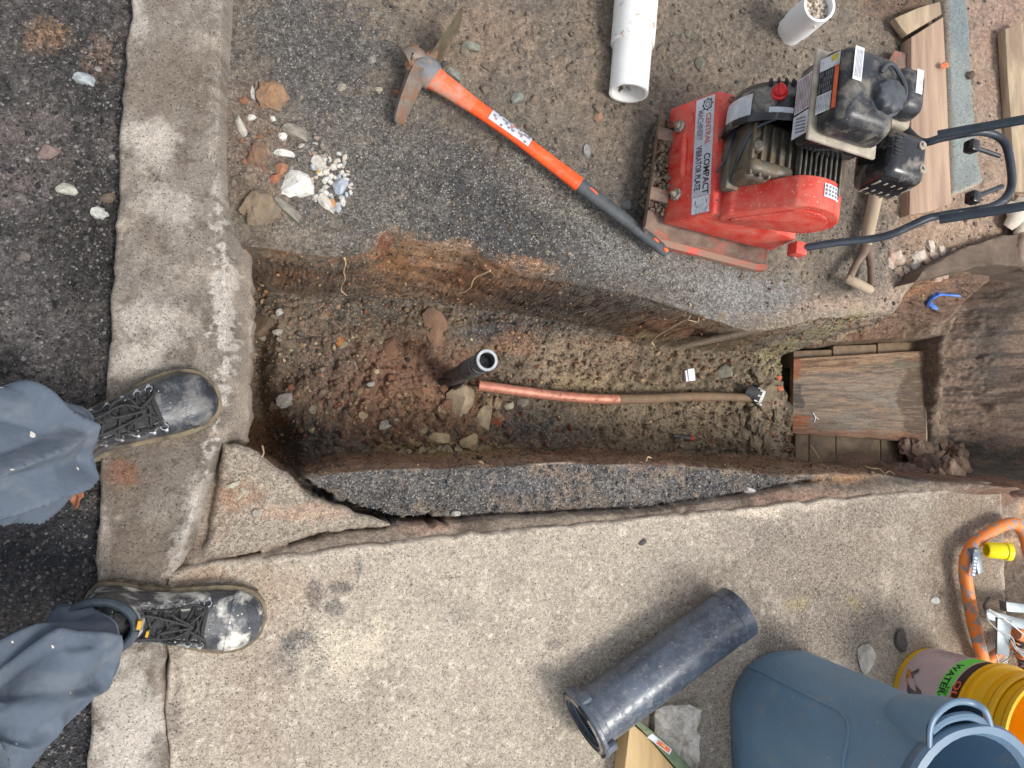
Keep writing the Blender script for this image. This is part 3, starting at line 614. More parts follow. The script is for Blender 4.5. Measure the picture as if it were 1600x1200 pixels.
Mud = mat('mud crumbs', (112, 100, 84), (84, 76, 64), 90, .9, bump=.6)

pc = thing('plate_compactor', 'red vibrating plate compactor with black engine and black tubular handle on the soil', 'plate compactor', ML(.12, .13, -.05))
# base plate with turned-up front lip
mb = MB(); prof = [(-.060, .026), (-.056, .012), (-.046, -.008), (-.03, -.022), (.0, -.030), (.16, -.034), (.262, -.034), (.288, -.020)]
v0, v1 = -.042, .262
def edge(u): return .010 if u > .25 else 0
mb.loft([[ML(u, v0 + (.012 if i in (0, 1) else 0), z) , ML(u, v1, z + .004), ML(u, v1, z - .006), ML(u, v0 + (.012 if i in (0, 1) else 0), z - .010)] for i, (u, z) in enumerate(prof)], mi=0)
mb.build('base_plate', [Rust], pc, smooth=30)
mb = MB(); mb.loft([[ML(u, v0 - .004, z + .006), ML(u, v0 + .010, z + .010), ML(u, v0 + .010, z - .004), ML(u, v0 - .004, z - .012)] for u, z in prof[2:]]); mb.build('side_rail', [R_dirty], pc)
for (u, v) in ((-.026, .06), (-.026, .205)):
    mb = MB(); mbox(mb, (u, v, -.002), (.05, .030, .012), bev=.003); mb.build('rubber_mount', [Rust], pc)
# housing: sloped front, flat top, plain sides
sec = [(0, -.010), (.050, .118), (.098, .121), (.145, .118), (.278, .098), (.286, -.004)]
def hs_ring(v, ins=0): return [ML(u + (ins if u < .1 else -ins), v, z) for u, z in sec]
mb = MB(); n = len(sec)
bm = bmesh.new(); ra = [bm.verts.new(ML(u - (.022 if u < .1 else 0), .276, z)) for u, z in sec]; rb = [bm.verts.new(ML(u, 0, z)) for u, z in sec]
bm.faces.new(ra); bm.faces.new(rb[::-1])
for i in range(n): bm.faces.new((ra[i], rb[i], rb[(i + 1) % n], ra[(i + 1) % n]))
bmesh.ops.recalc_face_normals(bm, faces=bm.faces[:]); bmesh.ops.bevel(bm, geom=bm.edges[:], offset=.004, segments=2, profile=.5, affect='EDGES'); bm.verts.index_update()
mb.add([v.co.copy() for v in bm.verts], [[l.index for l in f.verts] for f in bm.faces]); bm.free()
hsg = mb.build('housing', [R_paint], pc, smooth=40)
# front face frame of reference
FU = (ML(.050, 0, .118) - ML(0, 0, -.010)); FL = FU.length; FU.normalize(); FN = FU.cross(MV).normalized()
if FN.z < 0: FN = -FN
FN = -MV.cross(FU).normalized() if (-MV.cross(FU)).z > 0 else MV.cross(FU).normalized()
def FF(a, v, off=0): return ML(-.0797 * v, v, -.010) + FU * a + FN * off       # a: up the face, v: across
# open notches, bolts and the rib on the front
for v in (.062, .222):
    mb = MB(); mb.prism([FF(.000, v - .004, .0015), FF(.026, v - .004, .0015), FF(.026, v + .004, .0015), FF(.0, v + .004, .0015)], FN * -.001); mb.build('notch', [Ink], pc, smooth=0)
    mb = MB(); c = FF(.034, v); mb.lathe([(0, .0068), (.0125, .0062), (.0145, .004), (.015, 0)], c, FN, 20); mb.lathe([(0, .0185), (.0048, .018), (.0056, .014), (.0056, .006)], c, FN, 10)
    mb.lathe([(.0075, .006), (.0085, .0075), (.0085, .011), (.0070, .0125), (0, .0125)], c, FN, 6); mb.build('bolt', [Zn], pc, smooth=30)
mb = MB(); mb.tube([FF(.047, .098, -.002), FF(.052, .104, .0045), FF(.052, .186, .0045), FF(.047, .204, -.002)], [.003, .0068, .0068, .003], 10); mb.build('rib', [R_paint], pc)
# printed strip
def quad(mb, pts, mi=0): mb.add(pts, [(0, 1, 2, 3)], mi)
mb = MB(); mb.prism([FF(.078, .044, .0012), FF(.128, .044, .0012), FF(.128, .270, .0012), FF(.078, .270, .0012)], FN * -.0008, mi=0)
mb.prism([FF(.080, .006, .0012), FF(.126, .006, .0012), FF(.126, .043, .0012), FF(.080, .043, .0012)], FN * -.0008, mi=3)
dn = (FF(0, 0) - FF(0, 1)).normalized()
text_geo(mb, 'COMPACT', .0230, FF(.1075, .140, .0018), dn, FU, 1, bold=.0004, sx=.84)
text_geo(mb, 'CENTRAL', .0190, FF(.108, .232, .0018), dn, FU, 2, bold=.0003, sx=.88)
text_geo(mb, 'MACHINERY', .0220, FF(.085, .243, .0018), dn, FU, 4, bold=.0003, sx=.56)
text_geo(mb, 'VIBRATOR PLATE', .0225, FF(.085, .160, .0018), dn, FU, 1, bold=.0003, sx=.58)
mb.loft([[FF(.110 + math.cos(a) * r, .252 + math.sin(a) * r, .0018) for a in [2 * math.pi * k / 20 for k in range(20)]] for r in (.0125, .0100)], (False, False), 1)
mb.loft([[FF(.110 + math.cos(a) * r, .252 + math.sin(a) * r, .0018) for a in [2 * math.pi * k / 20 for k in range(20)]] for r in (.0062, .0045)], (False, False), 1)
for k in range(8):
    a = k * math.pi / 4; p = FF(.110 + math.cos(a) * .0135, .252 + math.sin(a) * .0135, .0018); quad(mb, [p - dn * .0015 - FU * .0015, p + dn * .0015 - FU * .0015, p + dn * .0015 + FU * .0015, p - dn * .0015 + FU * .0015], 1)
random.seed(5)
for k in range(16):
    v = random.uniform(.009, .040); a = random.uniform(.084, .122); quad(mb, [FF(a, v, .0018), FF(a + .0012, v, .0018), FF(a + .0012, v - .006, .0018), FF(a, v - .006, .0018)], 4)
mb.build('name_plate', [Slab_, Ink, InkR, Wlab, InkG], pc, smooth=0)
# engine bed behind the ridge
mb = MB(); mbox(mb, (.165, .150, .112), (.20, .235, .012), bev=.003); mb.build('engine_bed', [R_dirty], pc)
for v in (.094, .140, .062):
    mb = MB(); mb.lathe([(0, .0), (.0085, 0), (.0085, .006), (.0055, .007), (.0055, .030), (.0, .031)], ML(.088, v, .118), (.15, 0, 1), 8); mb.lathe([(.010, 0), (.012, .003), (0, .003)], ML(.088, v, .118), (.15, 0, 1), 16); mb.build('bolt', [Zn], pc, smooth=30)
# belt guard
def stad(u0, z0, r0, u1, z1, r1, v, n=14):
    d = math.atan2(z1 - z0, u1 - u0); out = []
    for k in range(n + 1): a = d + math.pi / 2 + math.pi * k / n; out.append(ML(u0 + math.cos(a) * r0, v, z0 + math.sin(a) * r0))
    for k in range(n + 1): a = d - math.pi / 2 + math.pi * k / n; out.append(ML(u1 + math.cos(a) * r1, v, z1 + math.sin(a) * r1))
    return out
mb = MB(); g = (.100, .128, .034, .196, .206, .082)
mb.prism(stad(*g, .060), MV * -.066, bev=.007, seg=3); mb.build('belt_guard', [R_paint], pc, smooth=45)
mb = MB(); g2 = (.106, .130, .018, .196, .203, .062); mb.prism(stad(*g2, -.0055), MV * -.003, bev=.0015); mb.build('guard_panel', [R_paint], pc, smooth=45)
mb = MB(); a0 = math.radians(60)
def GR(ang, v, off=.0012): return ML(.196 + math.cos(ang) * (.082 + off), v, .206 + math.sin(ang) * (.082 + off))
mb.loft([[GR(rad(92), v), GR(rad(82), v), GR(rad(72), v), GR(rad(62), v)] for v in (.020, .048)], (False, False), 0, closed=False)
for k in range(5):
    for j in range(3): v = .024 + j * .008; a = rad(90 - k * 6); quad(mb, [GR(a, v, .0018), GR(a - rad(3), v, .0018), GR(a - rad(3), v + .005, .0018), GR(a, v + .005, .0018)], 1)
mb.build('sticker', [Wlab, InkG], pc, smooth=0)
# engine: crankcase, fan cover, cylinder, tank, air filter, silencer
eng = MB(); mbox(eng, (.118, .118, .168), (.125, .130, .100), bev=.014, seg=3); mbox(eng, (.108, .075, .175), (.105, .030, .120), bev=.012, seg=3); mbox(eng, (.075, .120, .142), (.05, .15, .03), bev=.006)
for k in range(6): mbox(eng, (.062 + k * .022, .11, .222), (.006, .11, .012), bev=.002)
eng.lathe([(.012, -.02), (.012, .014), (.009, .018), (0, .018)], ML(.075, .115, .218), (-.4, .1, 1), 12)
eng.lathe([(.010, -.02), (.010, .010), (0, .012)], ML(.072, .145, .212), (-.4, .1, 1), 8)
eng.build('crankcase', [Al], pc, smooth=35)
mb = MB(); fc = ML(.138, .165, .172)
mb.lathe([(.098, .0), (.104, .004), (.104, .045), (.100, .068), (.090, .088), (.070, .100), (.030, .106), (0, .106)], fc, MV, 40, sx=MU); mb.lathe([(.108, -.004), (.110, 0), (.110, .010), (.104, .012)], fc, MV, 40, sx=MU)
mb.build('fan_cover', [K_gloss], pc, smooth=35)
def FC(ang, v, off=.0015, r=.104): return fc + MU * (math.cos(ang) * (r + off)) + MZ * (math.sin(ang) * (r + off)) + MV * v
mb = MB(); N = 8
mb.loft([[FC(rad(150 + 40 * k / N), v, r=rr) for k in range(N + 1)] for v, rr in ((.004, .104), (.045, .104), (.060, .1018))], (False, False), 0, closed=False)
mb.build('sticker', [Slab_], pc)
mb = MB(); mb.loft([[FC(rad(104 + 26 * k / 6), v, r=.104) for k in range(7)] for v in (.001, .024)], (False, False), 0, closed=False); mb.build('sticker', [Slab_], pc)
mb = MB(); 
for k in range(9):
    a = rad(60 + k * 9); mb.box(fc + MV * .082 + (MU * math.cos(a) + MZ * math.sin(a)) * .0945, (.020, .006, .016), X=(MV * .7 - (MU * math.cos(a) + MZ * math.sin(a)) * .7).normalized(), Y=(-MU * math.sin(a) + MZ * math.cos(a)), Z=(MV * .7 + (MU * math.cos(a) + MZ * math.sin(a)) * .7).normalized(), bev=.002)
mb.build('vent_slots', [Ink], pc)
mb = MB(); sp_ = FC(rad(121), .054, 0); SA = (MU * math.cos(rad(121)) + MZ * math.sin(rad(121))).normalized()
mb.lathe([(.016, -.004), (.016, .004), (.0125, .006), (.0125, .016), (.010, .018), (0, .018)], sp_, SA, 20); mb.box(sp_ + SA * .019, (.022, .005, .005), X=MV, Y=SA.cross(MV), Z=SA, bev=.001); mb.build('switch', [RedP], pc)
# cylinder with fins, towards the back
mb = MB(); D_ = (MU * .86 + MZ * .5).normalized(); Dn = MV.cross(D_)
for k in range(9): mb.box(ML(.190, .082, .200) + D_ * (k * .0098), (.0035, .118 - .002 * k, .105), X=D_, Y=MV, Z=Dn, bev=.001)
mb.build('cooling_fin', [FinM], pc)
mb = MB(); mb.box(ML(.190, .082, .200) + D_ * .04, (.10, .085, .075), X=D_, Y=MV, Z=Dn, bev=.008); mb.box(ML(.262, .075, .205), (.05, .07, .05), X=D_, Y=MV, Z=Dn, bev=.008); mb.build('cylinder', [Al], pc)
# fuel tank
tcx, tcy = .182, .188
mb = MB(); mbox(mb, (tcx, tcy, .305), (.138, .166, .062), bev=.018, seg=3); mb.build('tank_lower', [K_gloss], pc)
mb = MB(); mbox(mb, (tcx, tcy, .338), (.160, .186, .010), bev=.0045, seg=3); mb.build('tank_seam', [Seam], pc)
mb = MB(); mbox(mb, (tcx, tcy, .376), (.146, .172, .072), bev=.022, seg=4, taper=(.80, .86)); tank = mb.build('fuel_tank', [K_dusty], pc)
# stickers on the front side of the tank (facing the plate)
def TFp(v, a, off=.0015):   # v across, a up the tank's sloped front
    return ML(tcx - .073 + a * .0146 / .072 * 1.0 - off, v, .340 + a)
mb = MB(); tn = (-MU + MZ * -.2)
quad(mb, [TFp(.252, .008), TFp(.140, .008), TFp(.140, .052), TFp(.252, .052)], 1)
quad(mb, [TFp(.252, .008, .002), TFp(.226, .008, .002), TFp(.226, .052, .002), TFp(.252, .052, .002)], 0)
quad(mb, [TFp(.178, .008, .002), TFp(.140, .008, .002), TFp(.140, .040, .002), TFp(.178, .040, .002)], 0)
quad(mb, [TFp(.225, .043, .002), TFp(.140, .043, .002), TFp(.140, .052, .002), TFp(.225, .052, .002)], 2)
quad(mb, [TFp(.250, .034, .0025), TFp(.238, .034, .0025), TFp(.238, .048, .0025), TFp(.250, .048, .0025)], 3)
for r in range(7):
    for c_ in range(4):
        if random.random() < .85: v = .222 - c_ * .011; a = .012 + r * .0042; quad(mb, [TFp(v, a, .0025), TFp(v - .009, a, .0025), TFp(v - .009, a + .0018, .0025), TFp(v, a + .0018, .0025)], 4)
for r in range(8): quad(mb, [TFp(.175, .010 + r * .004, .0025), TFp(.143, .010 + r * .004, .0025), TFp(.143, .011 + r * .004, .0025), TFp(.175, .011 + r * .004, .0025)], 4)
mb.build('warning_label', [Wlab, Ink, InkO, Yel, InkG], pc, smooth=0)
mb = MB()
def TLp(v, a, off=.0012): return ML(tcx - .069 - off, v, .278 + a)
quad(mb, [TLp(.245, 0), TLp(.170, 0), TLp(.170, .050), TLp(.245, .050)], 0); quad(mb, [TLp(.166, 0), TLp(.118, 0), TLp(.118, .050), TLp(.166, .050)], 0)
for r in range(9): quad(mb, [TLp(.242, .004 + r * .005, .0018), TLp(.173, .004 + r * .005, .0018), TLp(.173, .0058 + r * .005, .0018), TLp(.242, .0058 + r * .005, .0018)], 1 if r % 2 else 2)
for r in range(5): quad(mb, [TLp(.160 - r * .007, .01, .0018), TLp(.157 - r * .007, .01, .0018), TLp(.150 - r * .007, .04, .0018), TLp(.153 - r * .007, .04, .0018)], 1)
mb.build('sticker', [Wlab, InkG, InkR], pc, smooth=0)
mb = MB(); quad(mb, [ML(tcx - .050, .256, .4133), ML(tcx - .050, .190, .4133), ML(tcx - .030, .190, .4133), ML(tcx - .030, .256, .4133)]); 
for r in range(5): quad(mb, [ML(tcx - .046 + r * .003, .25, .4138), ML(tcx - .046 + r * .003, .196, .4138), ML(tcx - .0452 + r * .003, .196, .4138), ML(tcx - .0452 + r * .003, .25, .4138)], 1)
mb.build('sticker', [Wlab, InkG], pc, smooth=0)
mb = MB(); cc_ = ML(tcx + .030, .176, .408); prof_c = []
A_ = MZ; n = 48; rings = []
for (r, h, kn) in ((.036, 0, 0), (.036, .004, 0), (.033, .005, .10), (.033, .018, .10), (.029, .022, .08), (.016, .024, .0), (.001, .024, 0)):
    rings.append([cc_ + MU * math.cos(a) * r * (1 - kn * (math.sin(a * 4.5) ** 2)) + MV * math.sin(a) * r * (1 - kn * (math.sin(a * 4.5) ** 2)) + A_ * h for a in [2 * math.pi * k / n for k in range(n)]])
mb.loft(rings, (False, True)); cap = mb.build('fuel_cap', [K_cap], pc, smooth=40)
mb = MB(); mb.tube([ML(tcx + .012, .222, .413), ML(tcx + .018, .236, .420), ML(tcx + .034, .236, .421), ML(tcx + .062, .206, .420), ML(tcx + .070, .182, .412)], .0045, 8, smooth=5); mb.build('cap_tether', [K_cap], pc)
# air filter
mb = MB(); ac = ML(.310, .242, .318)
mb.box(ac, (.078, .112, .030), X=MU, Y=MV, Z=MZ, bev=.010, seg=3); mb.build('filter_base', [Seam], pc)
mb = MB(); mb.box(ac + MZ * .034, (.070, .104, .052), X=MU, Y=MV, Z=MZ, bev=.020, seg=4, taper=(.82, .86)); af = mb.build('air_filter', [K_dusty], pc)
mb = MB(); quad(mb, [ac + MU * -.002 + MV * .040 + MZ * .0608, ac + MU * -.002 + MV * -.010 + MZ * .0608, ac + MU * .014 + MV * -.010 + MZ * .0608, ac + MU * .014 + MV * .040 + MZ * .0608]); mb.build('sticker', [Wlab], pc, smooth=0)
# silencer shield with slots
mb = MB(); mc = ML(.345, .128, .290)
mb.box(mc, (.112, .116, .100), X=MU, Y=MV, Z=MZ, bev=.020, seg=4, taper=(.84, .86)); mb.build('silencer', [K_gloss], pc)
for gx in (.0, .026):
    for k in range(3):
        mb = MB(); mb.box(mc + MU * (-.028 + .0) + MV * (.036 - gx - k * .0075) + MZ * .0505, (.020, .0035, .0016), X=MU, Y=MV, Z=MZ, bev=.0005); mb.build('slot', [Ink], pc)
for r in range(2):
    for k in range(5):
        mb = MB(); zz = -.030 + r * .034; mb.box(mc + MU * (-.036 + k * .018) + MV * (-.056 + (zz + .05) * .078 - .0006) + MZ * zz, (.005, .002, .026), X=MU, Y=MV, Z=MZ, bev=.0005); mb.build('slot', [Seam], pc)
for (du, dv) in ((.028, .028), (.034, -.020)):
    mb = MB(); mb.lathe([(.0095, 0), (.0085, .003), (.004, .0035), (.004, .007), (0, .0075)], mc + MU * du + MV * dv + MZ * .0495, MZ, 14); mb.build('screw', [Seam], pc)
# hoses, links and the bracket between engine and handle
mb = MB(); mb.tube([ML(.06, .06, .16), ML(.052, .10, .19), ML(.06, .15, .22), ML(.09, .17, .25)], .0035, 8, smooth=5); mb.tube([ML(.04, .085, .13), ML(.05, .12, .15), ML(.055, .19, .16)], .003, 8, smooth=5); mb.build('fuel_hose', [K_tube], pc)
mb = MB(); mbox(mb, (.292, -.018, .088), (.030, .030, .034), bev=.003); mb.build('bracket', [R_paint], pc); 
mb = MB(); mb.lathe([(.007, 0), (.007, .006), (0, .006)], ML(.290, -.034, .080), -MV, 6); mb.build('nut', [Zn], pc)
mb = MB(); mbox(mb, (.292, .27, .088), (.030, .030, .034), bev=.003); mb.build('bracket', [R_paint], pc)
# handle
lower = [ML(.290, -.018, .090), W(1300, 380, .13), W(1350, 375, .16), W(1390, 367, .19), W(1425, 352, .215), W(1450, 341, .23), W(1480, 335, .245), W(1520, 329, .265), W(1552, 322, .28), W(1572, 308, .285), W(1581, 285, .29), W(1577, 245, .295), W(1569, 222, .295), W(1552, 210, .29), W(1530, 206, .285), W(1500, 210, .27), W(1470, 216, .25), W(1440, 222, .22), W(1415, 200, .17), W(1395, 165, .12), ML(.292, .27, .090)]
mb = MB(); mb.tube(lower, .0088, 14, smooth=4); mb.build('handle_frame', [K_tube], pc)
o1 = [W(1468, 343, .285), W(1600, 322, .40), W(1760, 292, .52)]; o3 = [W(1465, 211, .285), W(1600, 187, .40), W(1760, 158, .52)]
mb = MB(); mb.tube(o1 + [(o1[2] * .9 + o3[2] * .1) + MU * .05 + MZ * .02, (o1[2] + o3[2]) / 2 + MU * .07 + MZ * .03, (o1[2] * .1 + o3[2] * .9) + MU * .05 + MZ * .02] + o3[::-1], .0096, 14, smooth=3); mb.build('push_handle', [K_tube], pc)
for (a, b) in (((1518, 229), (1562, 244)), ((1520, 309), (1566, 291))):
    mb = MB(); mb.tube([W(*a, .285), W(*b, .285)], .005, 8); mb.build('cross_pin', [K_tube], pc)
    mb = MB(); mb.box(W(*a, .285), (.022, .026, .026), X=MU, Y=MV, bev=.004); mb.build('stop_block', [K_gloss], pc)
for a in ((1492, 338), (1530, 333), (1536, 203)):
    mb = MB(); mb.lathe([(.007, -.014), (.007, .018), (0, .019)], W(*a, .275), MZ, 6); mb.build('nut', [Zn], pc)
# mud and crumbs lying on the housing
def crumbs(mb, n, fn, s0, s1, seed, mi=0):
    rnd = random.Random(seed); ico = bmesh.new(); bmesh.ops.create_icosphere(ico, subdivisions=1, radius=1); iv = [v.co.copy() for v in ico.verts]; jf = [[l.index for l in f.verts] for f in ico.faces]; ico.free()
    for _ in range(n):
        p = Vector(fn(rnd)); s = rnd.uniform(s0, s1); sx, sy, sz = s * rnd.uniform(.7, 1.3), s * rnd.uniform(.7, 1.3), s * rnd.uniform(.5, .9); q = Quaternion((rnd.gauss(0, 1), rnd.gauss(0, 1), rnd.gauss(0, 1), rnd.gauss(0, 1))).normalized()
        vs = [p + q @ Vector((v.x * sx * rnd.uniform(.8, 1.2), v.y * sy * rnd.uniform(.8, 1.2), v.z * sz)) for v in iv]; mb.add(vs, jf, mi)
def on_top(r):
    u = min(.14, max(.056, r.gauss(.082, .018))); v = min(.268, max(.03, r.gauss(.17, .06))); return ML(u, v, .120 - max(0, u - .098) * .2)
mb = MB(); crumbs(mb, 420, on_top, .0015, .0048, 3); o = mb.build('soil_crumbs', [Mud], pc, smooth=0); o['kind'] = 'stuff'
def on_plate(r): return ML(r.uniform(-.062, .0), r.uniform(.02, .25), r.uniform(-.016, .0))
mb = MB(); crumbs(mb, 260, on_plate, .003, .009, 4); o = mb.build('soil_crumbs', [Mud], pc, smooth=0); o['kind'] = 'stuff'
# ================================================================== PIPES, TOOLS AND TUBS
def gz(x, y): return float(ground_z(np.array([x]), np.array([y]))[0])
PVC = mat('white pvc', (238, 238, 233), (226, 226, 221), 14, .35, bump=.03, dirt=(168, 142, 120), damt=.37, dscale=28, dedge=.05)
PVCc = mat('clean white pvc', (240, 243, 243), (230, 233, 233), 14, .35, bump=.02, dirt=(176, 160, 144), damt=.22, dscale=30)
ABS = mat('scuffed black plastic', (58, 65, 76), (90, 100, 114), 10, .30, bump=.06, dirt=(120, 122, 124), damt=.36, dscale=70, dedge=.16, scr=1.6, spec=.6, spk=(110, .25, .25, (150, 146, 138)))
HDPE = mat('black pipe with scraped rings', (58, 60, 62), (96, 96, 94), 40, .45, bump=.1, dirt=(120, 112, 100), damt=.36, dscale=40, scr=.6)
HDcut = mat('pale cut end', (172, 178, 182), (140, 146, 150), 60, .6, bump=.05)
Cu = mat('bright copper', (204, 142, 120), (176, 116, 96), 40, .5, metal=.25, bump=.15, dirt=(104, 80, 64), damt=.38, dscale=50)
CuM = mat('muddy copper', (132, 108, 84), (110, 94, 74), 30, .75, bump=.3, dirt=(170, 116, 90), damt=.34, dscale=40)
Muds = mat('grey brown mud', (128, 116, 96), (100, 90, 74), 30, .6, bump=.5)
# white pipe lying at the top, with a coupling
def on_ground(px, py, r, zg=-.045): return W(px, py, zg + r)
R0 = .0445
a = on_ground(982, 146, R0); b = on_ground(1010, -190, R0); ax = (b - a).normalized()
t = thing('white_pipe', 'long white plastic pipe with coupling and open end lying on the soil', 'pipe', (a.x, a.y, -.05))
mb = MB(); mb.tube([a, a + ax * .002, a + ax * .125], [R0, R0, R0], 40, inner=.88); mb.build('pipe_end', [PVC], t, smooth=30)
mb = MB(); L0 = .115; mb.tube([a + ax * L0, a + ax * (L0 + .003), a + ax * (L0 + .150), a + ax * (L0 + .160)], [R0 * 1.05, R0 * 1.13, R0 * 1.13, R0 * 1.04], 40, inner=.86); mb.build('coupling', [PVC], t, smooth=30)
mb = MB(); mb.tube([a + ax * (L0 + .12), b], [R0, R0], 40, inner=.88); mb.build('pipe_run', [PVC], t, smooth=30)
# short white riser
p = W(1229, 58, -.06); p = Vector((p.x, p.y, -.10)); tp = W(1281, 8, .10); axr = (tp - Vector((W(1231, 52, -.05)))).normalized(); base = W(1231, 52, -.05)
t = thing('white_riser_pipe', 'short white plastic riser pipe standing in the soil with a collar, above the compactor engine', 'pipe', (base.x, base.y, -.06))
ln = (tp - base).length; R1 = .0355
mb = MB(); mb.tube([base - axr * .06, base + axr * (ln * .5)], [R1, R1], 36, inner=.88); mb.build('pipe_stub', [PVCc], t, smooth=30)
mb = MB(); mb.tube([base + axr * ln * .30, base + axr * (ln * .30 + .003), base + axr * ln], [R1 * 1.04, R1 * 1.09, R1 * 1.09], 36, inner=.86); mb.build('collar', [PVCc], t, smooth=30)
mb = MB(); crumbs(mb, 60, lambda r: base + axr * (ln * .87) + Vector((r.gauss(0, .013), r.gauss(0, .013), r.uniform(-.01, .004))), .002, .006, 12); 
mb.lathe([(R1 * .9, 0), (0, .001)], base + axr * (ln * .86), axr, 20); mb.build('bright_bore_cap', [mat('speckled pale bore cap', (206, 196, 182), (130, 112, 94), 120, .9, bump=.8, contrast=(.46, .54))], t, smooth=0)  # speckled pale cap added to brighten the deep, dark bore; crumbs are dirt
# black service pipe standing in the cut
bp = W(703, 592, -.44); tpz = W(761, 563, -.055); axp = (tpz - bp).normalized(); ln = (tpz - bp).length
t = thing('standing_black_pipe', 'thin black pipe with pale cut end standing upright in the middle of the trench', 'pipe', (bp.x, bp.y, -.45))
mb = MB(); n = 26; pts = [bp - axp * .04 + axp * (ln + .04) * k / n for k in range(n + 1)]; rs = [.0218 + (.0022 if 12 < k < 25 and k % 2 == 0 else 0) for k in range(n + 1)]
mb.tube(pts, rs, 28, inner=.80); mb.build('pipe_wall', [HDPE], t, smooth=50)
scr_m = mat('scraped grey band', (132, 134, 134), (84, 86, 88), 120, .5, bump=.1, contrast=(.4, .6))
for k in (.50, .57, .64, .72, .79, .86):
    mb = MB(); c_ = bp + axp * (ln * k); mb.tube([c_ - axp * .004, c_ - axp * .001, c_ + axp * .002, c_ + axp * .005], [.0216, .0236, .0236, .0216], 28); mb.build('scraped_band', [scr_m], t, smooth=50)
mb = MB(); X_ = axp.orthogonal().normalized(); Y_ = axp.cross(X_)
mb.loft([[tpz + axp * h + (X_ * math.cos(q) + Y_ * math.sin(q)) * r for q in [2 * math.pi * k / 32 for k in range(32)]] for r, h in ((.0236, -.004), (.0236, .0012), (.0178, .0012), (.0178, -.004))], (False, False)); mb.build('cut_rim', [HDcut], t, smooth=30)
mb = MB()
for (q, d0) in ((2.6, .0), (-.6, .006), (4.2, .0)):
    mb.tube([bp + axp * -.02 + X_ * math.cos(q) * .026 + Y_ * math.sin(q) * .026, bp + axp * .05 + X_ * math.cos(q + .3) * .024 + Y_ * math.sin(q + .3) * .024, bp + axp * .11 + X_ * math.cos(q + .5) * .022 + Y_ * math.sin(q + .5) * .022], [.012, .008, .002], 6, smooth=4)
mb.build('torn_wrap', [mat('torn black plastic', (52, 54, 56), (34, 34, 36), 60, .4, bump=.4)], t)
# copper service line on the floor
pxs = [(748, 602, -.405), (790, 608, -.400), (850, 616, -.402), (910, 622, -.405), (968, 624, -.41)]; pys = [(966, 624, -.41), (1020, 623, -.412), (1075, 620, -.41), (1130, 620, -.412), (1174, 622, -.41)]
t = thing('copper_pipe', 'thin copper water pipe lying along the trench floor from the black pipe', 'pipe', W(748, 602, -.42))
mb = MB(); mb.tube([W(*q) for q in pxs], .0140, 18, smooth=6); mb.build('bare_tube', [Cu], t)
mb = MB(); mb.tube([W(*q) for q in pys], [.0146, .0140, .0136, .0126, .0118], 18, smooth=6); mb.build('muddy_tube', [CuM], t)
# coupling with white paint at the end of the copper pipe
q0 = W(1166, 611, -.415); q1 = W(1188, 620, -.395); aq = (q1 - q0).normalized()
t = thing('painted_coupling', 'dark short coupling splashed with white paint at the far end of the copper pipe', 'coupling', q0 - Vector((0, 0, .02)))
mb = MB(); mb.tube([q0, q1], .021, 22); mb.build('sleeve', [HDPE], t)
mb = MB(); mb.tube([q1, q1 + aq * .008], [.0225, .0215], 22); 
Xq = aq.orthogonal().normalized(); Yq = aq.cross(Xq); rr = random.Random(3)
mb.build('end_ring', [PVCc], t)
mb = MB()
for k in range(7):
    q = k * .9; s_ = q1 - aq * rr.uniform(.004, .018) + (Xq * math.cos(q) + Yq * math.sin(q)) * .021; mb.tube([s_, s_ + aq * rr.uniform(.01, .02) + (Xq * math.cos(q + .2) + Yq * math.sin(q + .2)) * .001], [.003, .0022], 6)
mb.build('paint_splash', [PVCc], t)
# black drain pipe with closet flange on the slab
R2 = .0572; a = W(1152, 956, R2 - .002); b = W(922, 1125, R2 * 1.28); ax = (b - a).normalized(); sd = ax.cross(Vector((0, 0, 1))).normalized(); LL = (b - a).length
t = thing('black_drain_pipe', 'thick scuffed black plastic drain pipe with a flange, lying on the sidewalk slab', 'pipe', (((a + b) / 2).x, ((a + b) / 2).y, 0))
mb = MB(); mb.tube([a - ax * .002, a, a + ax * .028, a + ax * .030], [R2 * .99, R2 * 1.035, R2 * 1.035, R2], 44, inner=.9)
mb.build('end_band', [ABS], t, smooth=30)
mb = MB(); mb.tube([a + ax * .02, a + ax * LL * .5, b], [R2 * .995] * 3, 44, inner=.92); mb.build('pipe_wall', [ABS], t, smooth=30)
mb = MB(); mb.tube([b - ax * .012, b - ax * .010, b + ax * .004, b + ax * .006], [R2 * 1.02, R2 * 1.10, R2 * 1.12, R2 * 1.10], 44, inner=.86)
mb.tube([b + ax * .005, b + ax * .007, b + ax * .0135, b + ax * .0155], [R2 * 1.25, R2 * 1.30, R2 * 1.30, R2 * 1.24], 52, inner=.70)
mb.build('flange', [ABS], t, smooth=30)
mb = MB(); mb.tube([b + ax * .016, b + ax * .0185], [R2 * 1.10, R2 * 1.06], 44, inner=.93); mb.build('flange_ring', [Zn], t, smooth=30)
for q in (2.15, 5.3, 3.9, .5):
    mb = MB(); rd = (sd * math.cos(q) + Vector((0, 0, 1)) * math.sin(q)); mb.box(b + ax * -.002 + rd * (R2 * 1.22), (.024, .012, .022), X=ax, Y=rd, Z=ax.cross(rd), bev=.002); mb.build('lug', [ABS], t)
for q in (.6, 2.4, 4.1, 5.6):
    mb = MB(); arc = [b + ax * .0160 + (sd * math.cos(q + w_) + Vector((0, 0, 1)) * math.sin(q + w_)) * (R2 * 1.20) for w_ in (0, .15, .3, .45)]; mb.tube(arc, .0026, 6); mb.build('bolt_slot', [Ink], t)
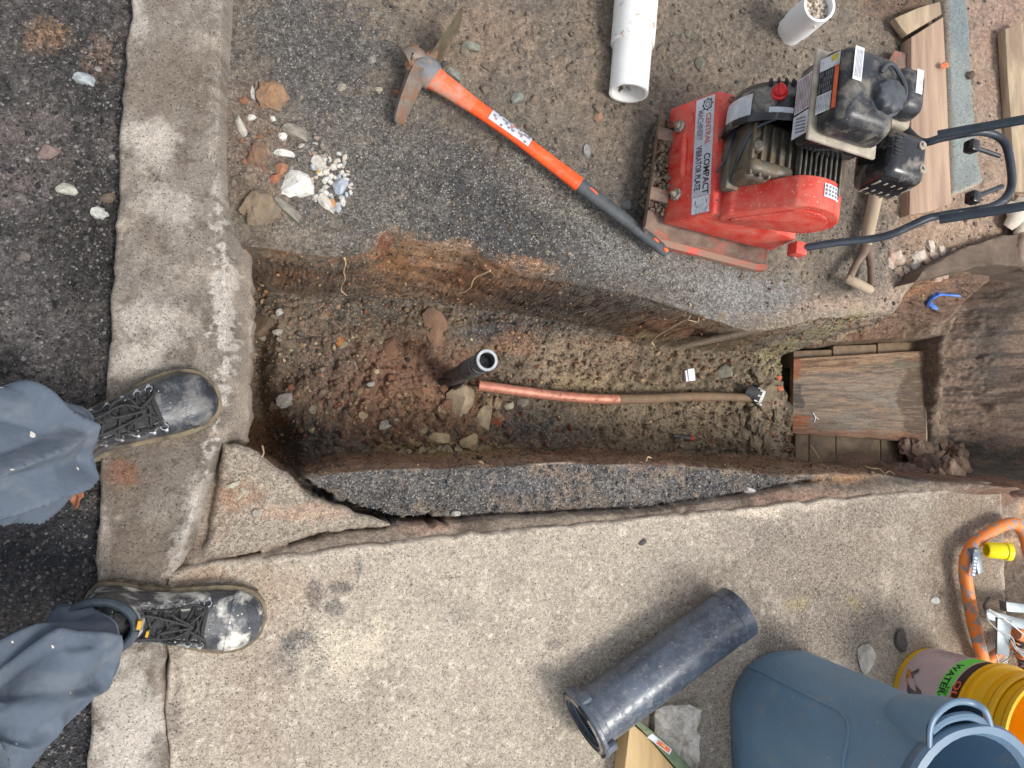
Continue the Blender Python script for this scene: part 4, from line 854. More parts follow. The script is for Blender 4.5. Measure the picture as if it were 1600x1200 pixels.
mb = MB(); mb.box(a + ax * .06 - sd * R2 * .2 + Vector((0, 0, -.03)) - sd * R2 * .82, (.02, .008, .008), X=ax, Y=sd, bev=.003); mb.build('paint_blob', [Yel], t)

# ---- mattock
OR = mat('orange fibreglass handle', (240, 92, 36), (224, 76, 26), 22, .42, bump=.06, dirt=(200, 130, 100), damt=.33, dscale=40, dedge=.12, scr=.5, spk=(200, .3, .25, (120, 84, 66)))
ORd = mat('dirty orange handle end', (226, 104, 66), (214, 92, 52), 18, .5, bump=.06, dirt=(168, 134, 116), damt=.44, dscale=30)
GR_ = mat('dark grey rubber grip', (78, 82, 84), (64, 68, 70), 50, .6, bump=.1, dirt=(120, 116, 108), damt=.3)
HeadM = mat('worn rusty steel', (132, 122, 112), (106, 92, 80), 26, .55, metal=.3, bump=.35, dirt=(140, 96, 70), damt=.44, dscale=28)
Blade = mat('olive steel blade', (96, 88, 72), (116, 106, 88), 30, .45, metal=.4, bump=.15, dirt=(150, 132, 108), damt=.40)
Bone = mat('blue grey collar', (120, 124, 128), (90, 90, 92), 40, .6, bump=.3, dirt=(150, 116, 92), damt=.45)
zt = -.012
t = thing('mattock', 'orange handled mattock with dark grey grip and rusty head lying on the soil', 'mattock', W(850, 240, -.05))
hp = [(672, 118), (700, 137), (740, 165), (800, 208), (850, 246), (905, 288)]; hr = [.0275, .0225, .0175, .0150, .0158, .0175]
def dense(pts, rs, m=6):
    return pts, rs
zs = [.000, -.003, -.006, -.008, -.010, -.010]
mb = MB(); mb.tube([W(x, y, z) for (x, y), z in zip(hp[:3], zs)], hr[:3], 20, smooth=6, flat=.72); mb.build('handle_top', [ORd], t)
mb = MB(); mb.tube([W(x, y, z) for (x, y), z in zip(hp[2:], zs[2:])], hr[2:], 20, smooth=6, flat=.72); mb.build('handle', [OR], t)
gp = [(903, 287), (930, 308), (970, 338), (1010, 370), (1030, 386), (1041, 396)]; gr = [.0168, .0160, .0148, .0138, .0135, .0100]
mb = MB(); pts = [W(x, y, -.011) for x, y in gp]
mb.tube(pts, gr, 20, smooth=6, flat=.76)
for k in range(14):
    f = .45 + k * .03; i = f * 5; j = int(i); c = pts[j].lerp(pts[j + 1], i - j); d = (pts[j + 1] - pts[j]).normalized(); r_ = gr[j] * (1 - i + j) + gr[j + 1] * (i - j)
    mb.tube([c - d * .0016, c + d * .0016], [r_ * 1.03, r_ * 1.03], 20, flat=.78)
mb.build('grip', [GR_], t)
for (px, py, l, w_) in ((924, 301, .030, .0085), (1022, 377, .016, .006), (1037, 392, .014, .0085)):
    c = W(px, py, -.011); d = (pts[-1] - pts[0]).normalized(); s_ = d.cross(Vector((0, 0, 1)));
    mb = MB(); rings = [[c + Vector((0, 0, h)) + d * math.cos(q) * l / 2 * k + s_ * math.sin(q) * w_ / 2 * k for q in [2 * math.pi * j / 20 for j in range(20)]] for h, k in ((.004, 1), (.0112, .98), (.0120, .8))]
    mb.loft(rings, (True, True)); mb.build('grip_inlay', [OR], t)
# faded paper strip wrapped on the handle
c0 = W(764, 182, -.0065); c1 = W(826, 226, -.0085); dh = (c1 - c0).normalized(); sh = dh.cross(Vector((0, 0, 1))).normalized(); lw = (c1 - c0).length
mb = MB(); rings = []
for i in range(13):
    f = i / 12; rr_ = .0168 - .0018 * f; jag = .12 * math.sin(i * 5.1)
    rings.append([c0.lerp(c1, f) + sh * math.cos(q) * (rr_ + .0008) + Vector((0, 0, 1)) * math.sin(q) * (rr_ * .72 + .0008) for q in [rad(48 + (96 + jag * 20) * j / 6 + 8) for j in range(7)]])
mb.loft(rings, (False, False), 0, closed=False)
rr = random.Random(2)
for k in range(26):
    f = rr.uniform(.04, .9); q = rad(rr.choice((70, 86, 102, 118, 132))); p_ = c0.lerp(c1, f); rr_ = .0168 - .0018 * f + .0014; u_ = sh * math.cos(q) * rr_ + Vector((0, 0, 1)) * math.sin(q) * (rr_ * .72 + .0007)
    tq = (-sh * math.sin(q) + Vector((0, 0, 1)) * math.cos(q)) * .0022; quad(mb, [p_ + u_ - tq, p_ + dh * .006 + u_ - tq, p_ + dh * .006 + u_ + tq, p_ + u_ + tq], rr.choice((1, 1, 2)))
mb.build('label', [Slab_, InkG, mat('faded red print', (186, 130, 124), None, 60, .6, bump=0)], t, smooth=30)
# head: collar, eye, pick and adze blade
mb = MB(); mb.tube([W(678, 122, .0), W(664, 111, .002), W(650, 101, .004), W(640, 93, .002)], [.030, .034, .028, .016], 18, smooth=4, flat=.72); mb.build('collar', [Bone], t)
mb = MB(); mb.tube([W(634, 96, .004), W(646, 92, .006), W(652, 100, .008)], [.024, .029, .022], 12, smooth=3); mb.build('eye', [HeadM], t)
mb = MB(); mb.tube([W(660, 104, .004), W(650, 120, .004), W(640, 142, -.002), W(631, 165, -.012), (W(624, 186, -.022)), (W(621, 193, -.026))], [.025, .0225, .0200, .0175, .0145, .0090], 6, smooth=4, flat=.9, up=(1, .6, .4)); mb.build('pick', [HeadM], t, smooth=50)
bz = .02
bl_top = [W(666, 90, .010), W(680, 74, .022), W(700, 42, .040), W(718, 14, .052), W(715, 40, .012), W(707, 64, -.012), W(696, 84, -.022), W(684, 98, -.022), W(674, 100, -.014)]
mb = MB(); mb.prism(bl_top, (.009, .012, -.002), bev=.002); mb.build('adze_blade', [Blade], t, smooth=30)
mb = MB(); mb.tube([W(668, 100, .004), W(672, 90, .004), W(680, 80, .0)], [.016, .014, .008], 10, smooth=3, flat=.7); mb.build('blade_root', [HeadM], t)

# ---- spade with a D handle half under the compactor
Wd = mat('weathered wood', (176, 160, 136), (150, 132, 108), 14, .75, bump=.2, bscale=60, stretch=(1, .12, 1), dirt=(128, 112, 92), damt=.35)
Wdk = mat('dark handle socket', (120, 100, 86), (96, 78, 66), 30, .6, bump=.2, dirt=(150, 130, 110), damt=.4)
t = thing('spade', 'old spade with pale wooden shaft and D grip lying half under the compactor handle', 'spade', W(1360, 340, -.05))
mb = MB(); mb.tube([W(1404, 150, -.03), W(1386, 220, -.02), W(1372, 288, -.015), (W(1352, 384, -.015))], [.018, .0175, .0172, .015], 16, smooth=3); mb.build('shaft', [Wd], t)
mb = MB(); mb.tube([W(1353, 376, -.015), W(1350, 392, -.014), W(1338, 412, -.013), W(1327, 436, -.012)], [.015, .013, .0085, .009], 12, smooth=4); mb.tube([W(1353, 376, -.015), W(1358, 396, -.014), W(1361, 420, -.013), W(1361, 448, -.012)], [.015, .011, .0085, .009], 12, smooth=4); mb.build('yoke', [Wdk], t)
mb = MB(); mb.tube([W(1322, 434, -.010), W(1325, 436, -.010), W(1343, 445, -.010), W(1359, 453, -.010), W(1362, 454, -.010)], [.008, .0115, .0125, .0115, .008], 14); mb.build('grip', [Wd], t)
mb = MB(); bt = [(1372, 180), (1430, 190), (1436, 120), (1420, 84), (1398, 78), (1380, 112)]; mb.prism([W(x, y, -.022) for x, y in bt], (0, 0, -.006), bev=.002); mb.build('blade', [Rust], t)

# ---- timber at the right
def plank(mb, px, z, th, **k): mb.prism([W(x, y, z) for x, y in px], (0, 0, -th), **k)
Wnew = mat('fresh sawn timber', (172, 146, 124), (142, 116, 98), 40, .8, bump=.3, bscale=80, stretch=(1, .06, 1), dirt=(134, 112, 96), damt=.44, dscale=22, dedge=.1, detail=5)
Wnew2 = mat('pale timber end', (176, 158, 130), (148, 128, 104), 40, .8, bump=.3, stretch=(1, .2, 1), dirt=(138, 118, 100), damt=.46, dscale=24, dedge=.1)
def tagm(o, label, cat, group=None, kind=None): return tag(o, label, cat, group, kind)
mb = MB(); plank(mb, [(1424, 58), (1452, 40), (1474, 26), (1479, 120), (1483, 220), (1487, 318), (1455, 330), (1421, 336), (1424, 200)], -.008, .038, bev=.002); tagm(mb.build('form_board', [Wnew], smooth=30), 'wide new timber board between the compactor engine and the grey cement strip', 'board')
mb = MB(); plank(mb, [(1398, 28), (1435, 12), (1469, 2), (1472, 22), (1445, 38), (1418, 54), (1409, 44)], -.012, .02, bev=.002); tagm(mb.build('timber_block', [Wnew2], smooth=30), 'short pale timber offcut above the wide board at the top right', 'offcut')
mb = MB(); plank(mb, [(1571, 45), (1590, 38), (1599, 34), (1604, 120), (1606, 190), (1610, 300), (1598, 300), (1586, 300), (1580, 190), (1574, 110)], -.012, .025, bev=.002); tagm(mb.build('timber_batten', [Wnew2], smooth=30), 'long narrow pale timber batten at the right edge beyond the soil strip', 'batten')
CemG = mat('fresh grey cement', (132, 138, 134), (112, 118, 114), 18, .6, bump=.35, bscale=90, dirt=(160, 152, 138), damt=.3, dscale=20)
CEM = P2([(1478, -60), (1508, -60), (1516, 20), (1520, 100), (1526, 190), (1534, 262), (1540, 282), (1518, 296), (1488, 306), (1486, 220), (1482, 100)], -.012)
def cem_z(x, y, d): e = np.clip(1 - d / .012, 0, 1); return -.012 + fbm(x, y, 12, 4, 200) * .003 + fbm(x, y, 70, 3, 201) * .0015 - .012 * e * e
def cem_c(x, y, z, d):
    p = Paint(x, y, (134, 140, 136)); p.g[:] = .12; p.wet[:] = .3; p.mixin(.6 * sm(p.w1 * 2.5), (116, 122, 120)); p.mixin(.5 * sm(fbm(x, y, 6, 3, 202) * 3), (150, 152, 144)); p.blob(1500, 30, 20, 40, (112, 122, 126), .7, z=-.01)
    p.mixin(sm(1 - d / .01 + p.w1) * .8, (176, 162, 142)); return p.out()
o = field('cement_strip', CEM, cem_z, cem_c, M_stone, skirt=((-.02, .001, .002), (-.05, 0, .002)), kind=None); tag(o, 'smooth fresh grey cement strip beside the wide form board', 'cement strip')
# edge of the old foundation above the dark hollow
Conc = mat('dirty concrete', (112, 96, 82), (84, 71, 60), 18, .85, bump=.8, bscale=70, dirt=(92, 78, 66), damt=.42, dscale=14)
def rough_block(name, top, z, th, m, label, cat, amp=.004, taper=.0, parent=None, zs=None, sub=14):
    """a slab with a wobbly outline and rounded, chipped edges"""
    c = sum((Vector(q) for q in [W(x, y, z) for x, y in top]), Vector()) / len(top); pts = []
    P_ = [W(x, y, z) for x, y in top]; n = len(P_)
    for i in range(n):
        for k in range(sub): pts.append(P_[i].lerp(P_[(i + 1) % n], k / sub))
    arr = np.array(pts); nx_ = fbm(arr[:, 0], arr[:, 1], 34, 4, 7) * amp; ny_ = fbm(arr[:, 0], arr[:, 1], 34, 4, 8) * amp
    pts = [p + Vector((nx_[i], ny_[i], 0)) for i, p in enumerate(pts)]
    mb = MB(); rings = []
    for f, dz in ((.55, .0), (.9, 0), (.975, -.001), (1, -.006), (1.004, -th * .4), (1.0 + taper, -th)):
        rings.append([c + (p - c) * f + Vector((0, 0, dz + (float(fbm(np.array([p.x * f]), np.array([p.y * f]), 30, 3, 9)[0]) * amp)))  for p in pts])
    mb.loft(rings, (True, True)); o = mb.build(name, [m], parent, smooth=50)
    return tag(o, label, cat) if parent is None else o
rough_block('foundation_edge', [(1426, 442), (1480, 428), (1556, 412), (1700, 430), (1700, 345), (1560, 370), (1500, 390), (1446, 418)], .006, .15, Conc, 'overhanging concrete foundation edge above the dark hollow at the right', 'foundation', amp=.005)
Blue = mat('blue plastic film', (58, 104, 196), (96, 140, 214), 30, .3, bump=.3); 
mb = MB(); rr = random.Random(4)
def lg(px, py, up=.008, z=-.2):
    for _ in range(12):
        p = W(px, py, z); z = z * .6 + .4 * gz(p.x, p.y)
    return W(px, py, z) + Vector((0, 0, up))
pts = [lg(1447, 476), lg(1450, 466), lg(1460, 460), lg(1474, 461), lg(1490, 462), lg(1497, 464)]
mb.tube(pts, [.012, .018, .014, .007, .010, .004], 7, smooth=3, flat=.5); mb.tube([lg(1448, 470), lg(1454, 478), lg(1462, 484)], [.012, .010, .003], 6, smooth=3, flat=.5); tagm(mb.build('plastic_scrap', [Blue], smooth=0), 'crumpled blue plastic scrap under the foundation edge', 'plastic')
# ---- plywood board over the sump and the block rim under it
Ply = mat('wet plywood', (150, 128, 104), (108, 92, 76), 26, .6, contrast=(.42, .58), bump=.5, bscale=50, stretch=(.12, 1, 1), dirt=(92, 74, 60), damt=.46, dscale=16, dedge=.08, detail=10)
PlyO = mat('raw orange plywood', (168, 118, 82), (120, 82, 58), 30, .6, bump=.4, stretch=(.12, 1, 1), dirt=(92, 74, 60), damt=.46, dscale=26, contrast=(.42, .58))
zb = -.452
t = thing('plywood_cover', 'wet weathered plywood board lying over the sump pit at the right end of the trench', 'plywood board', W(1342, 622, zb - .02))
cor = [W(1240, 561, zb), W(1444, 548, zb), W(1446, 692, zb), W(1238, 677, zb)]
def bil(u, v): return cor[0].lerp(cor[1], u).lerp(cor[3].lerp(cor[2], u), v)
mb = MB(); mb.prism([bil(0, 0) - Vector((0, 0, .001)), bil(1, 0) - Vector((0, 0, .001)), bil(1, 1) - Vector((0, 0, .001)), bil(0, 1) - Vector((0, 0, .001))], (0, 0, -.015)); mb.build('panel_core', [PlyO], t, smooth=0)
NU, NV = 200, 130; uu, vv = np.meshgrid(np.linspace(0, 1, NU), np.linspace(0, 1, NV)); uf, vf = uu.ravel(), vv.ravel()
g1 = fbm(uf * 3, vf * 26, 1, 5, 600, .6); g2 = fbm(uf * 14, vf * 130, 1, 3, 601); g3 = fbm(uf * 5, vf * 5, 1, 5, 602, .6); g4 = fbm(uf * 9, vf * 40, 1, 4, 603)
cc = np.empty((len(uf), 3)); cc[:] = lin((140, 124, 106))
def mx(w, c):
    global cc
    w = np.clip(w, 0, 1)[:, None]; cc = cc + (np.array(lin(c)) - cc) * w
mx(sm(g1 * 3 + .2) * .8, (112, 98, 84)); mx(sm(g3 * 3) * .6, (138, 132, 122)); mx(sm(g4 * 4 - .4) * .5, (168, 134, 104))
tb = vf + g4 * .05 + g1 * .03
mx(sm((.19 - tb) / .02), (160, 128, 98)); mx(sm((.19 - tb) / .02) * sm(g1 * 5), (120, 86, 62)); mx(sm(1 - abs(tb - .20) / .035) * sm(g3 * 3 + .6), (84, 66, 52)); mx(sm(1 - abs(vf - .13 + g3 * .12) / .05) * sm((uf - .35) * 5), (112, 104, 84))
mx(sm((uf - .80 + g3 * .12) / .03) * sm((vf - .15) * 20) * .85, (92, 72, 56)); mx(sm((.085 - uf + g3 * .06) / .02) * sm((vf - .32) * 30) * sm((.68 - vf) * 30), (76, 72, 66))
mx(sm((.06 - uf + g4 * .05) / .02) * sm((.30 - vf) * 20), (146, 84, 46)); mx(sm((.11 - uf + g4 * .08) / .03) * sm((vf - .72 + g4 * .06) * 20), (158, 92, 50))
mx(sm((vf - .90 + g4 * .07) / .02) * .85, (150, 106, 74)); mx(sm((vf - .93 + g4 * .07) / .02) * sm(g1 * 5 + .3), (104, 72, 52)); mx(sm(g2 * 4 - .3) * .5, (84, 70, 58)); mx(sm(-g2 * 4 - .5) * .4, (160, 142, 118)); cc *= np.array([.74, .74, .76])
pz = g1 * .0012 + g2 * .0006 - sm(1 - abs(tb - .20) / .02) * .0012; P_ = np.array([bil(a_, b_) for a_, b_ in zip(uf, vf)]); P_[:, 2] += pz + .001
fs = [(j * NU + i, j * NU + i + 1, (j + 1) * NU + i + 1, (j + 1) * NU + i) for j in range(NV - 1) for i in range(NU - 1)]
o0 = LOC[t.name]; me = bpy.data.meshes.new('panel'); me.from_pydata([tuple(Vector(p) - o0) for p in P_], [], fs)
for nm, arr in (('Col', cc), ('Aux', np.tile([.15, .4, 0], (len(cc), 1)))):
    a_ = me.color_attributes.new(nm, 'FLOAT_COLOR', 'POINT'); a_.data.foreach_set('color', np.concatenate([np.clip(arr, 0, 1), np.ones((len(cc), 1))], 1).astype(np.float32).ravel())
me.materials.append(ground_mat('weathered veneer', rough=.8, vs=300, fine=300, bump=.4, speck=0, k1=.6, k2=1.0)); me.polygons.foreach_set('use_smooth', [True] * len(fs)); link(bpy.data.objects.new('panel', me), t)
mb = MB(); mb.tube([cor[1] + Vector((.003, 0, .001)), cor[2] + Vector((.003, 0, .001))], .0028, 6); mb.build('worn_edge', [mat('pale splintered edge', (214, 200, 176), None, 30, .7)], t)
mb = MB(); mb.tube([W(1270, 645, zb + .004), W(1274, 652, zb + .004), W(1272, 660, zb + .003)], .0016, 5, smooth=3); mb.tube([W(1273, 650, zb + .004), W(1279, 655, zb + .003)], .0012, 5); mb.build('white_fibre', [PVCc], t)
Brk = mat('wet brown block', (128, 108, 84), (104, 86, 66), 24, .6, bump=.4, bscale=80, dirt=(92, 78, 62), damt=.4, dscale=14); Jnt = mat('mortar', (150, 132, 108), None, 40, .9, bump=.4)
t = thing('sump_wall', 'low wall of wet brown blocks round the sump pit under the plywood board', 'block wall', W(1340, 700, -.56))
mb = MB()
row = [(1243, 1263), (1265, 1304), (1307, 1374), (1377, 1432)]
for i, (x0, x1) in enumerate(row):
    mb = MB(); mb.prism([W(x0, 664, -.478), W(x1, 664, -.478), W(x1, 729 - (i == 0) * 4, -.478), W(x0, 729 - (i == 0) * 10, -.478)], (0, 0, -.07), bev=.004); mb.build('block', [Brk], t, smooth=30)
mb = MB(); mb.prism([W(1242, 668, -.483), W(1434, 668, -.483), W(1434, 727, -.483), W(1242, 718, -.483)], (0, 0, -.06)); mb.build('mortar_joint', [Jnt], t)
for i, (x0, x1, yy) in enumerate(((1240, 1300, 548), (1302, 1370, 540), (1372, 1436, 536))):
    mb = MB(); mb.prism([W(x0, yy, -.478), W(x1, yy - 2, -.478), W(x1, yy + 26, -.478), W(x0, yy + 26, -.478)], (0, 0, -.07), bev=.004); mb.build('block', [Brk], t, smooth=30)

# ---- blue tub, seen from above and behind its rim
BL = mat('slate blue plastic', (108, 138, 160), (100, 129, 151), 8, .45, bump=.04, dirt=(140, 142, 136), damt=.33, dscale=20, dedge=.12, scr=.7, spk=(90, .22, .25, (164, 160, 150)))
BLr = mat('blue plastic rim', (100, 125, 146), (88, 112, 132), 10, .35, bump=.02, dirt=(150, 152, 150), damt=.25)
bc = Vector((1.093, -.750, 0)); hx, hy, hz = .143, .250, .50; FLR = 0.0
def rr_ring(c, ax_, ay_, r, z, n=10, ex=0):
    out = []
    for (sx, sy, a0) in ((1, 1, 0), (-1, 1, 90), (-1, -1, 180), (1, -1, 270)):
        for k in range(n + 1):
            a = rad(a0 + 90 * k / n); out.append(c + Vector((sx * (ax_ - r) + math.cos(a) * r, sy * (ay_ - r) + math.sin(a) * r, z)))
    return out
t = thing('blue_bin', 'slate blue plastic waste bin standing on the sidewalk beside the yellow pails', 'bin', bc)
mb = MB(); prof = [(.90, .002), (.96, .0), (.985, .012), (.99, .05)]
rings = [rr_ring(bc, hx * f, hy * f, .125 * f, z) for f, z in prof] + [rr_ring(bc, hx * (.99 + FLR * k / 8), hy * (.99 + FLR * k / 8), .125, .05 + .43 * k / 8) for k in range(1, 9)]
ins = [rr_ring(bc, hx * .96, hy * .98, .12, .48), rr_ring(bc, hx * .93, hy * .955, .12, .20), rr_ring(bc, hx * .88, hy * .92, .11, .02)]
mb.loft(rings + ins, (True, True)); mb.build('tub', [BL], t, smooth=40)
mb = MB(); rings = []
for f, z, dr in ((.99, .468, .001), (.99, .472, .005), (.99, .492, .009), (.99, .500, .006), (.99, .501, -.004), (.99, .490, -.010)): rings.append(rr_ring(bc, hx * f + dr, hy * f + dr, .135, z))
mb.loft(rings, (False, False)); mb.build('rim', [BLr], t, smooth=40)
# raised outline of the flat panel on the near side
def wallp(a, z):      # a: metres along the outline, measured on the -x face towards +y
    f = .99 + FLR * (z - .05) / .43; return Vector((bc.x - hx * f - .0005, bc.y + a, z))
def ringpt(s, z):     # follow the corner: s in degrees round the rounded corner (90 = +y side, 180 = -x side)
    f = .99 + FLR * max(0, z - .05) / .43; r = .125; a = rad(s); return bc + Vector((-(hx * f - r) + math.cos(a) * r, (hy * f - r) + math.sin(a) * r, z))
mb = MB(); path = [ringpt(128, .012)] + [ringpt(128, z) for z in (.06, .15, .24, .30)] + [ringpt(136, .335), ringpt(150, .352), ringpt(165, .356)] + [wallp(a, .356) for a in (.05, 0, -.05, -.1)]
mb.tube(path, .0035, 8, smooth=4); mb.build('panel_ridge', [BL], t)
mb = MB(); path = [ringpt(s, .045) + Vector((0, 0, 0)) for s in (80, 100, 128, 150, 180)] + [wallp(a, .045) for a in (.05, 0, -.1)]; mb.tube(path, .0012, 6, smooth=3); mb.build('mould_line', [BLr], t)
# handle wing on the +y side of the rim
hc = bc + Vector((-.020, hy * 1.0 + .004, .484))
mb = MB(); outer = [(-.066, -.030), (-.062, .008), (-.044, .030), (.0, .038), (.036, .034), (.056, .020), (.068, -.020)]
P_ = [hc + Vector((x, y, .012 - .01 * (y > .03))) for x, y in outer]
mb.tube(P_, [.005, .0055, .006, .006, .006, .0055, .005], 12, smooth=5, flat=.6)
mb.tube([hc + Vector((-.058, .000, .006)), hc + Vector((-.03, .012, .005)), hc + Vector((.0, .016, .005)), hc + Vector((.03, .013, .005)), hc + Vector((.060, -.002, .006))], .0075, 8, smooth=4)
mb.build('handle', [BLr], t)
mb = MB(); mb.loft([[hc + Vector((x * f, y * f - (1 - f) * .02, z)) for x, y in outer] for f, z in ((1.0, .004), (.9, -.05), (.62, -.11))], (False, False), closed=False); mb.build('handle_skirt', [BL], t, smooth=50)

# ---- stack of yellow pails
YL = mat('yellow plastic', (242, 190, 40), (232, 176, 28), 10, .38, bump=.02, dirt=(150, 110, 60), damt=.20, dscale=26)
PinkL = mat('washed out paper label', (196, 172, 170), (184, 158, 156), 12, .5, bump=0, dirt=(170, 146, 136), damt=.25)
Grn = mat('green label band', (112, 214, 88), (104, 204, 80), 20, .5, bump=0); DkL = mat('dark label band', (58, 36, 36), (44, 28, 28), 20, .5, bump=0); GlvM = mat('printed grey glove', (112, 100, 98), (86, 76, 76), 60, .6, bump=0); OrgL = mat('printed orange skin', (226, 142, 66), None, 60, .6, bump=0)
kc = Vector((1.508, -.640, 0)); rb, rt, bh = .100, .113, .235
t = thing('yellow_pail', 'labelled yellow pail standing on the sidewalk with more yellow pails nested in it', 'pail', kc)
def kr(z): return rb + (rt - rb) * z / bh
mb = MB(); mb.lathe([(0, .004), (rb - .01, .003), (rb, 0), (rb + .001, .004), (rt, bh), (rt + .004, bh), (rt + .004, bh + .004), (rt - .003, bh + .004), (rt - .003, bh * .5)], kc, (0, 0, 1), 64); mb.build('pail_body', [YL], t, smooth=35)
for zz in (.190, .208):
    mb = MB(); mb.lathe([(kr(zz), zz - .003), (kr(zz) + .008, zz - .002), (kr(zz) + .009, zz + .001), (kr(zz), zz + .003)], kc, (0, 0, 1), 64); mb.build('rib', [YL], t, smooth=35)
# label: angle measured so that 0 faces the reader
A0 = 146
def KL(sarc, z, off=.0012):   # sarc metres along the girth
    z = z * .62; r = kr(z) + off + .0025; a = rad(A0) + sarc * .78 / .107; return kc + Vector((math.cos(a) * r, math.sin(a) * r, z))
def lab(s0, s1, z0, z1, mi, off=.0012, n=24, zf0=None, zf1=None):
    ss = [s0 + (s1 - s0) * k / n for k in range(n + 1)]
    mb.loft([[KL(s_, (zf0(s_) if zf0 else z0), off) for s_ in ss], [KL(s_, (zf1(s_) if zf1 else z1), off) for s_ in ss]], (False, False), mi, closed=False)
mb = MB()
lab(-.22, .22, .030, .205, 0); lab(-.22, .22, .205, .255, 1, n=30); lab(-.22, .22, .255, .262, 0); lab(-.22, .22, .262, .292, 2)
text_geo(mb, 'WATER-STOP', .034, (0, 0, 0), (1, 0, 0), (0, 1, 0), 3, fn=lambda x, y: KL(x - .088, .211 + y * 1.1, .0018), bold=.0008, sx=.95)
text_geo(mb, 'Hydraulic', .024, (0, 0, 0), (1, 0, 0), (0, 1, 0), 3, fn=lambda x, y: KL(x - .005, .240 + y * .6, .0018), bold=.0003)
text_geo(mb, 'QUIKRETE', .046, (0, 0, 0), (1, 0, 0), (0, 1, 0), 4, fn=lambda x, y: KL(x - .030, .264 + y * .75, .0020), bold=.0012, sx=.8)
rr = random.Random(6)
for k in range(11):      # small print lines
    z = .190 - k * .012; s0 = -.175 + rr.uniform(0, .01); l = rr.uniform(.05, .09)
    for j in range(int(l / .006)): 
        if rr.random() < .85: lab(s0 + j * .006, s0 + j * .006 + .0045, z, z + .0035, 6, .0016, n=1)
def shape(pts, mi, off=.0016): mb.add([KL(a + .085, z, off) for a, z in pts], [tuple(range(len(pts)))], mi)
shape([(-.10, .045), (-.075, .050), (-.060, .060), (-.050, .075), (-.070, .075), (-.085, .072), (-.10, .060)], 7)
for pts in ([(-.075, .056), (-.045, .072), (-.020, .100), (-.035, .118), (-.060, .110), (-.085, .085), (-.092, .068)], [(-.035, .118), (-.020, .100), (-.010, .130), (-.030, .152), (-.050, .140), (-.060, .110)], [(-.045, .072), (-.010, .074), (-.014, .088), (-.030, .094)], [(-.092, .068), (-.085, .085), (-.10, .100), (-.112, .092)]): shape(pts, 5, .0019)
for pts in ([(.000, .034), (.060, .034), (.050, .070), (.020, .085), (.000, .060)], [(.020, .085), (.050, .070), (.060, .120), (.040, .150)]): shape(pts, 8, .0018)
mb.build('label', [PinkL, Grn, DkL, Ink, InkO, GlvM, InkG, OrgL, mat('printed dusty mauve', (150, 124, 124), (176, 150, 148), 40, .6, bump=0)], t, smooth=30)
for i, z0 in enumerate((.268, .305)):
    t2 = thing('yellow_pail', ('lower of the two plain yellow pails nested in the labelled pail', 'topmost plain yellow pail of the nested stack, open towards the camera')[i], 'pail', kc + Vector((0, 0, z0 - .215)), 'nested yellow pails')
    mb = MB(); k2 = kc + Vector((0, 0, z0)); 
    mb.lathe([(.096, -.215), (.110, -.010), (.120, -.008), (.122, -.002), (.122, .003), (.117, .005), (.113, .002), (.108, -.08), (.093, -.208), (0, -.208)], k2, (0, 0, 1), 64); mb.build('pail_wall', [YL], t2, smooth=30)
    mb = MB(); mb.lathe([(.110, -.018), (.116, -.017), (.117, -.014), (.110, -.012)], k2, (0, 0, 1), 64); mb.build('rib', [YL], t2, smooth=30)

# ---- orange tubular frame with clamp hardware
OF = mat('chipped orange paint', (232, 134, 62), (222, 120, 48), 30, .45, bump=.1, dirt=(140, 138, 138), damt=.46, dscale=55, dedge=.03)
Galv = mat('galvanised steel', (134, 142, 145), (108, 116, 120), 20, .4, metal=.6, bump=.15, dirt=(120, 116, 110), damt=.3)
Wire = mat('dull wire', (190, 190, 186), (140, 140, 138), 40, .4, metal=.6, bump=0); WireD = mat('dark cable', (48, 44, 42), None, 40, .5, bump=0)
t = thing('orange_tube_frame', 'chipped orange tubular steel frame lying at the far end of the sidewalk', 'tube frame', W(1540, 940, 0))
zf = .034
mb = MB(); mb.tube([W(1548, 1062, .02), W(1538, 1036, .03), W(1524, 985, zf), W(1514, 935, zf), W(1508, 892, zf), W(1512, 866, zf), W(1526, 846, zf), W(1552, 828, zf), W(1577, 818, zf), W(1592, 822, zf), W(1602, 840, zf), W(1612, 880, zf), W(1622, 930, zf), W(1640, 1000, zf)], .0150, 18, smooth=6); mb.build('bent_tube', [OF], t)
mb = MB(); mb.tube([W(1538, 1038, .03), W(1560, 1020, .035), W(1590, 1000, .04), W(1640, 975, .045)], .0125, 14, smooth=3); mb.build('cross_tube', [OF], t)
mb = MB(); mb.tube([W(1588, 990, .09), W(1640, 996, .09)], .014, 14); mb.tube([W(1592, 1022, .07), W(1640, 1034, .07)], .012, 14); mb.build('side_tube', [OF], t)
mb = MB(); mb.prism([W(1541, 952, .10), W(1600, 968, .10), W(1650, 980, .10), W(1650, 1000, .10), W(1600, 984, .10), W(1545, 968, .10)], (0, 0, -.006), bev=.001); mb.prism([W(1559, 966, .106), W(1581, 970, .106), W(1577, 1026, .09), W(1558, 1022, .09)], (0, 0, -.006), bev=.001); mb.prism([W(1572, 940, .07), W(1650, 950, .07), W(1650, 962, .07), W(1574, 956, .07)], (0, 0, -.02), bev=.001); mb.build('bracket', [Galv], t)
mb = MB(); mb.tube([W(1542, 953, .112), W(1543, 968, .115), W(1560, 985, .118), (W(1580, 995, .115)), W(1588, 1012, .11), (W(1600, 1020, .10))], .0018, 6, smooth=6); mb.tube([W(1545, 952, .112), W(1562, 962, .118), W(1580, 975, .12), W(1600, 992, .12)], .0018, 6, smooth=5); mb.tube([W(1556, 1022, .10), W(1562, 1036, .09), W(1575, 1030, .09)], .0018, 6, smooth=5)
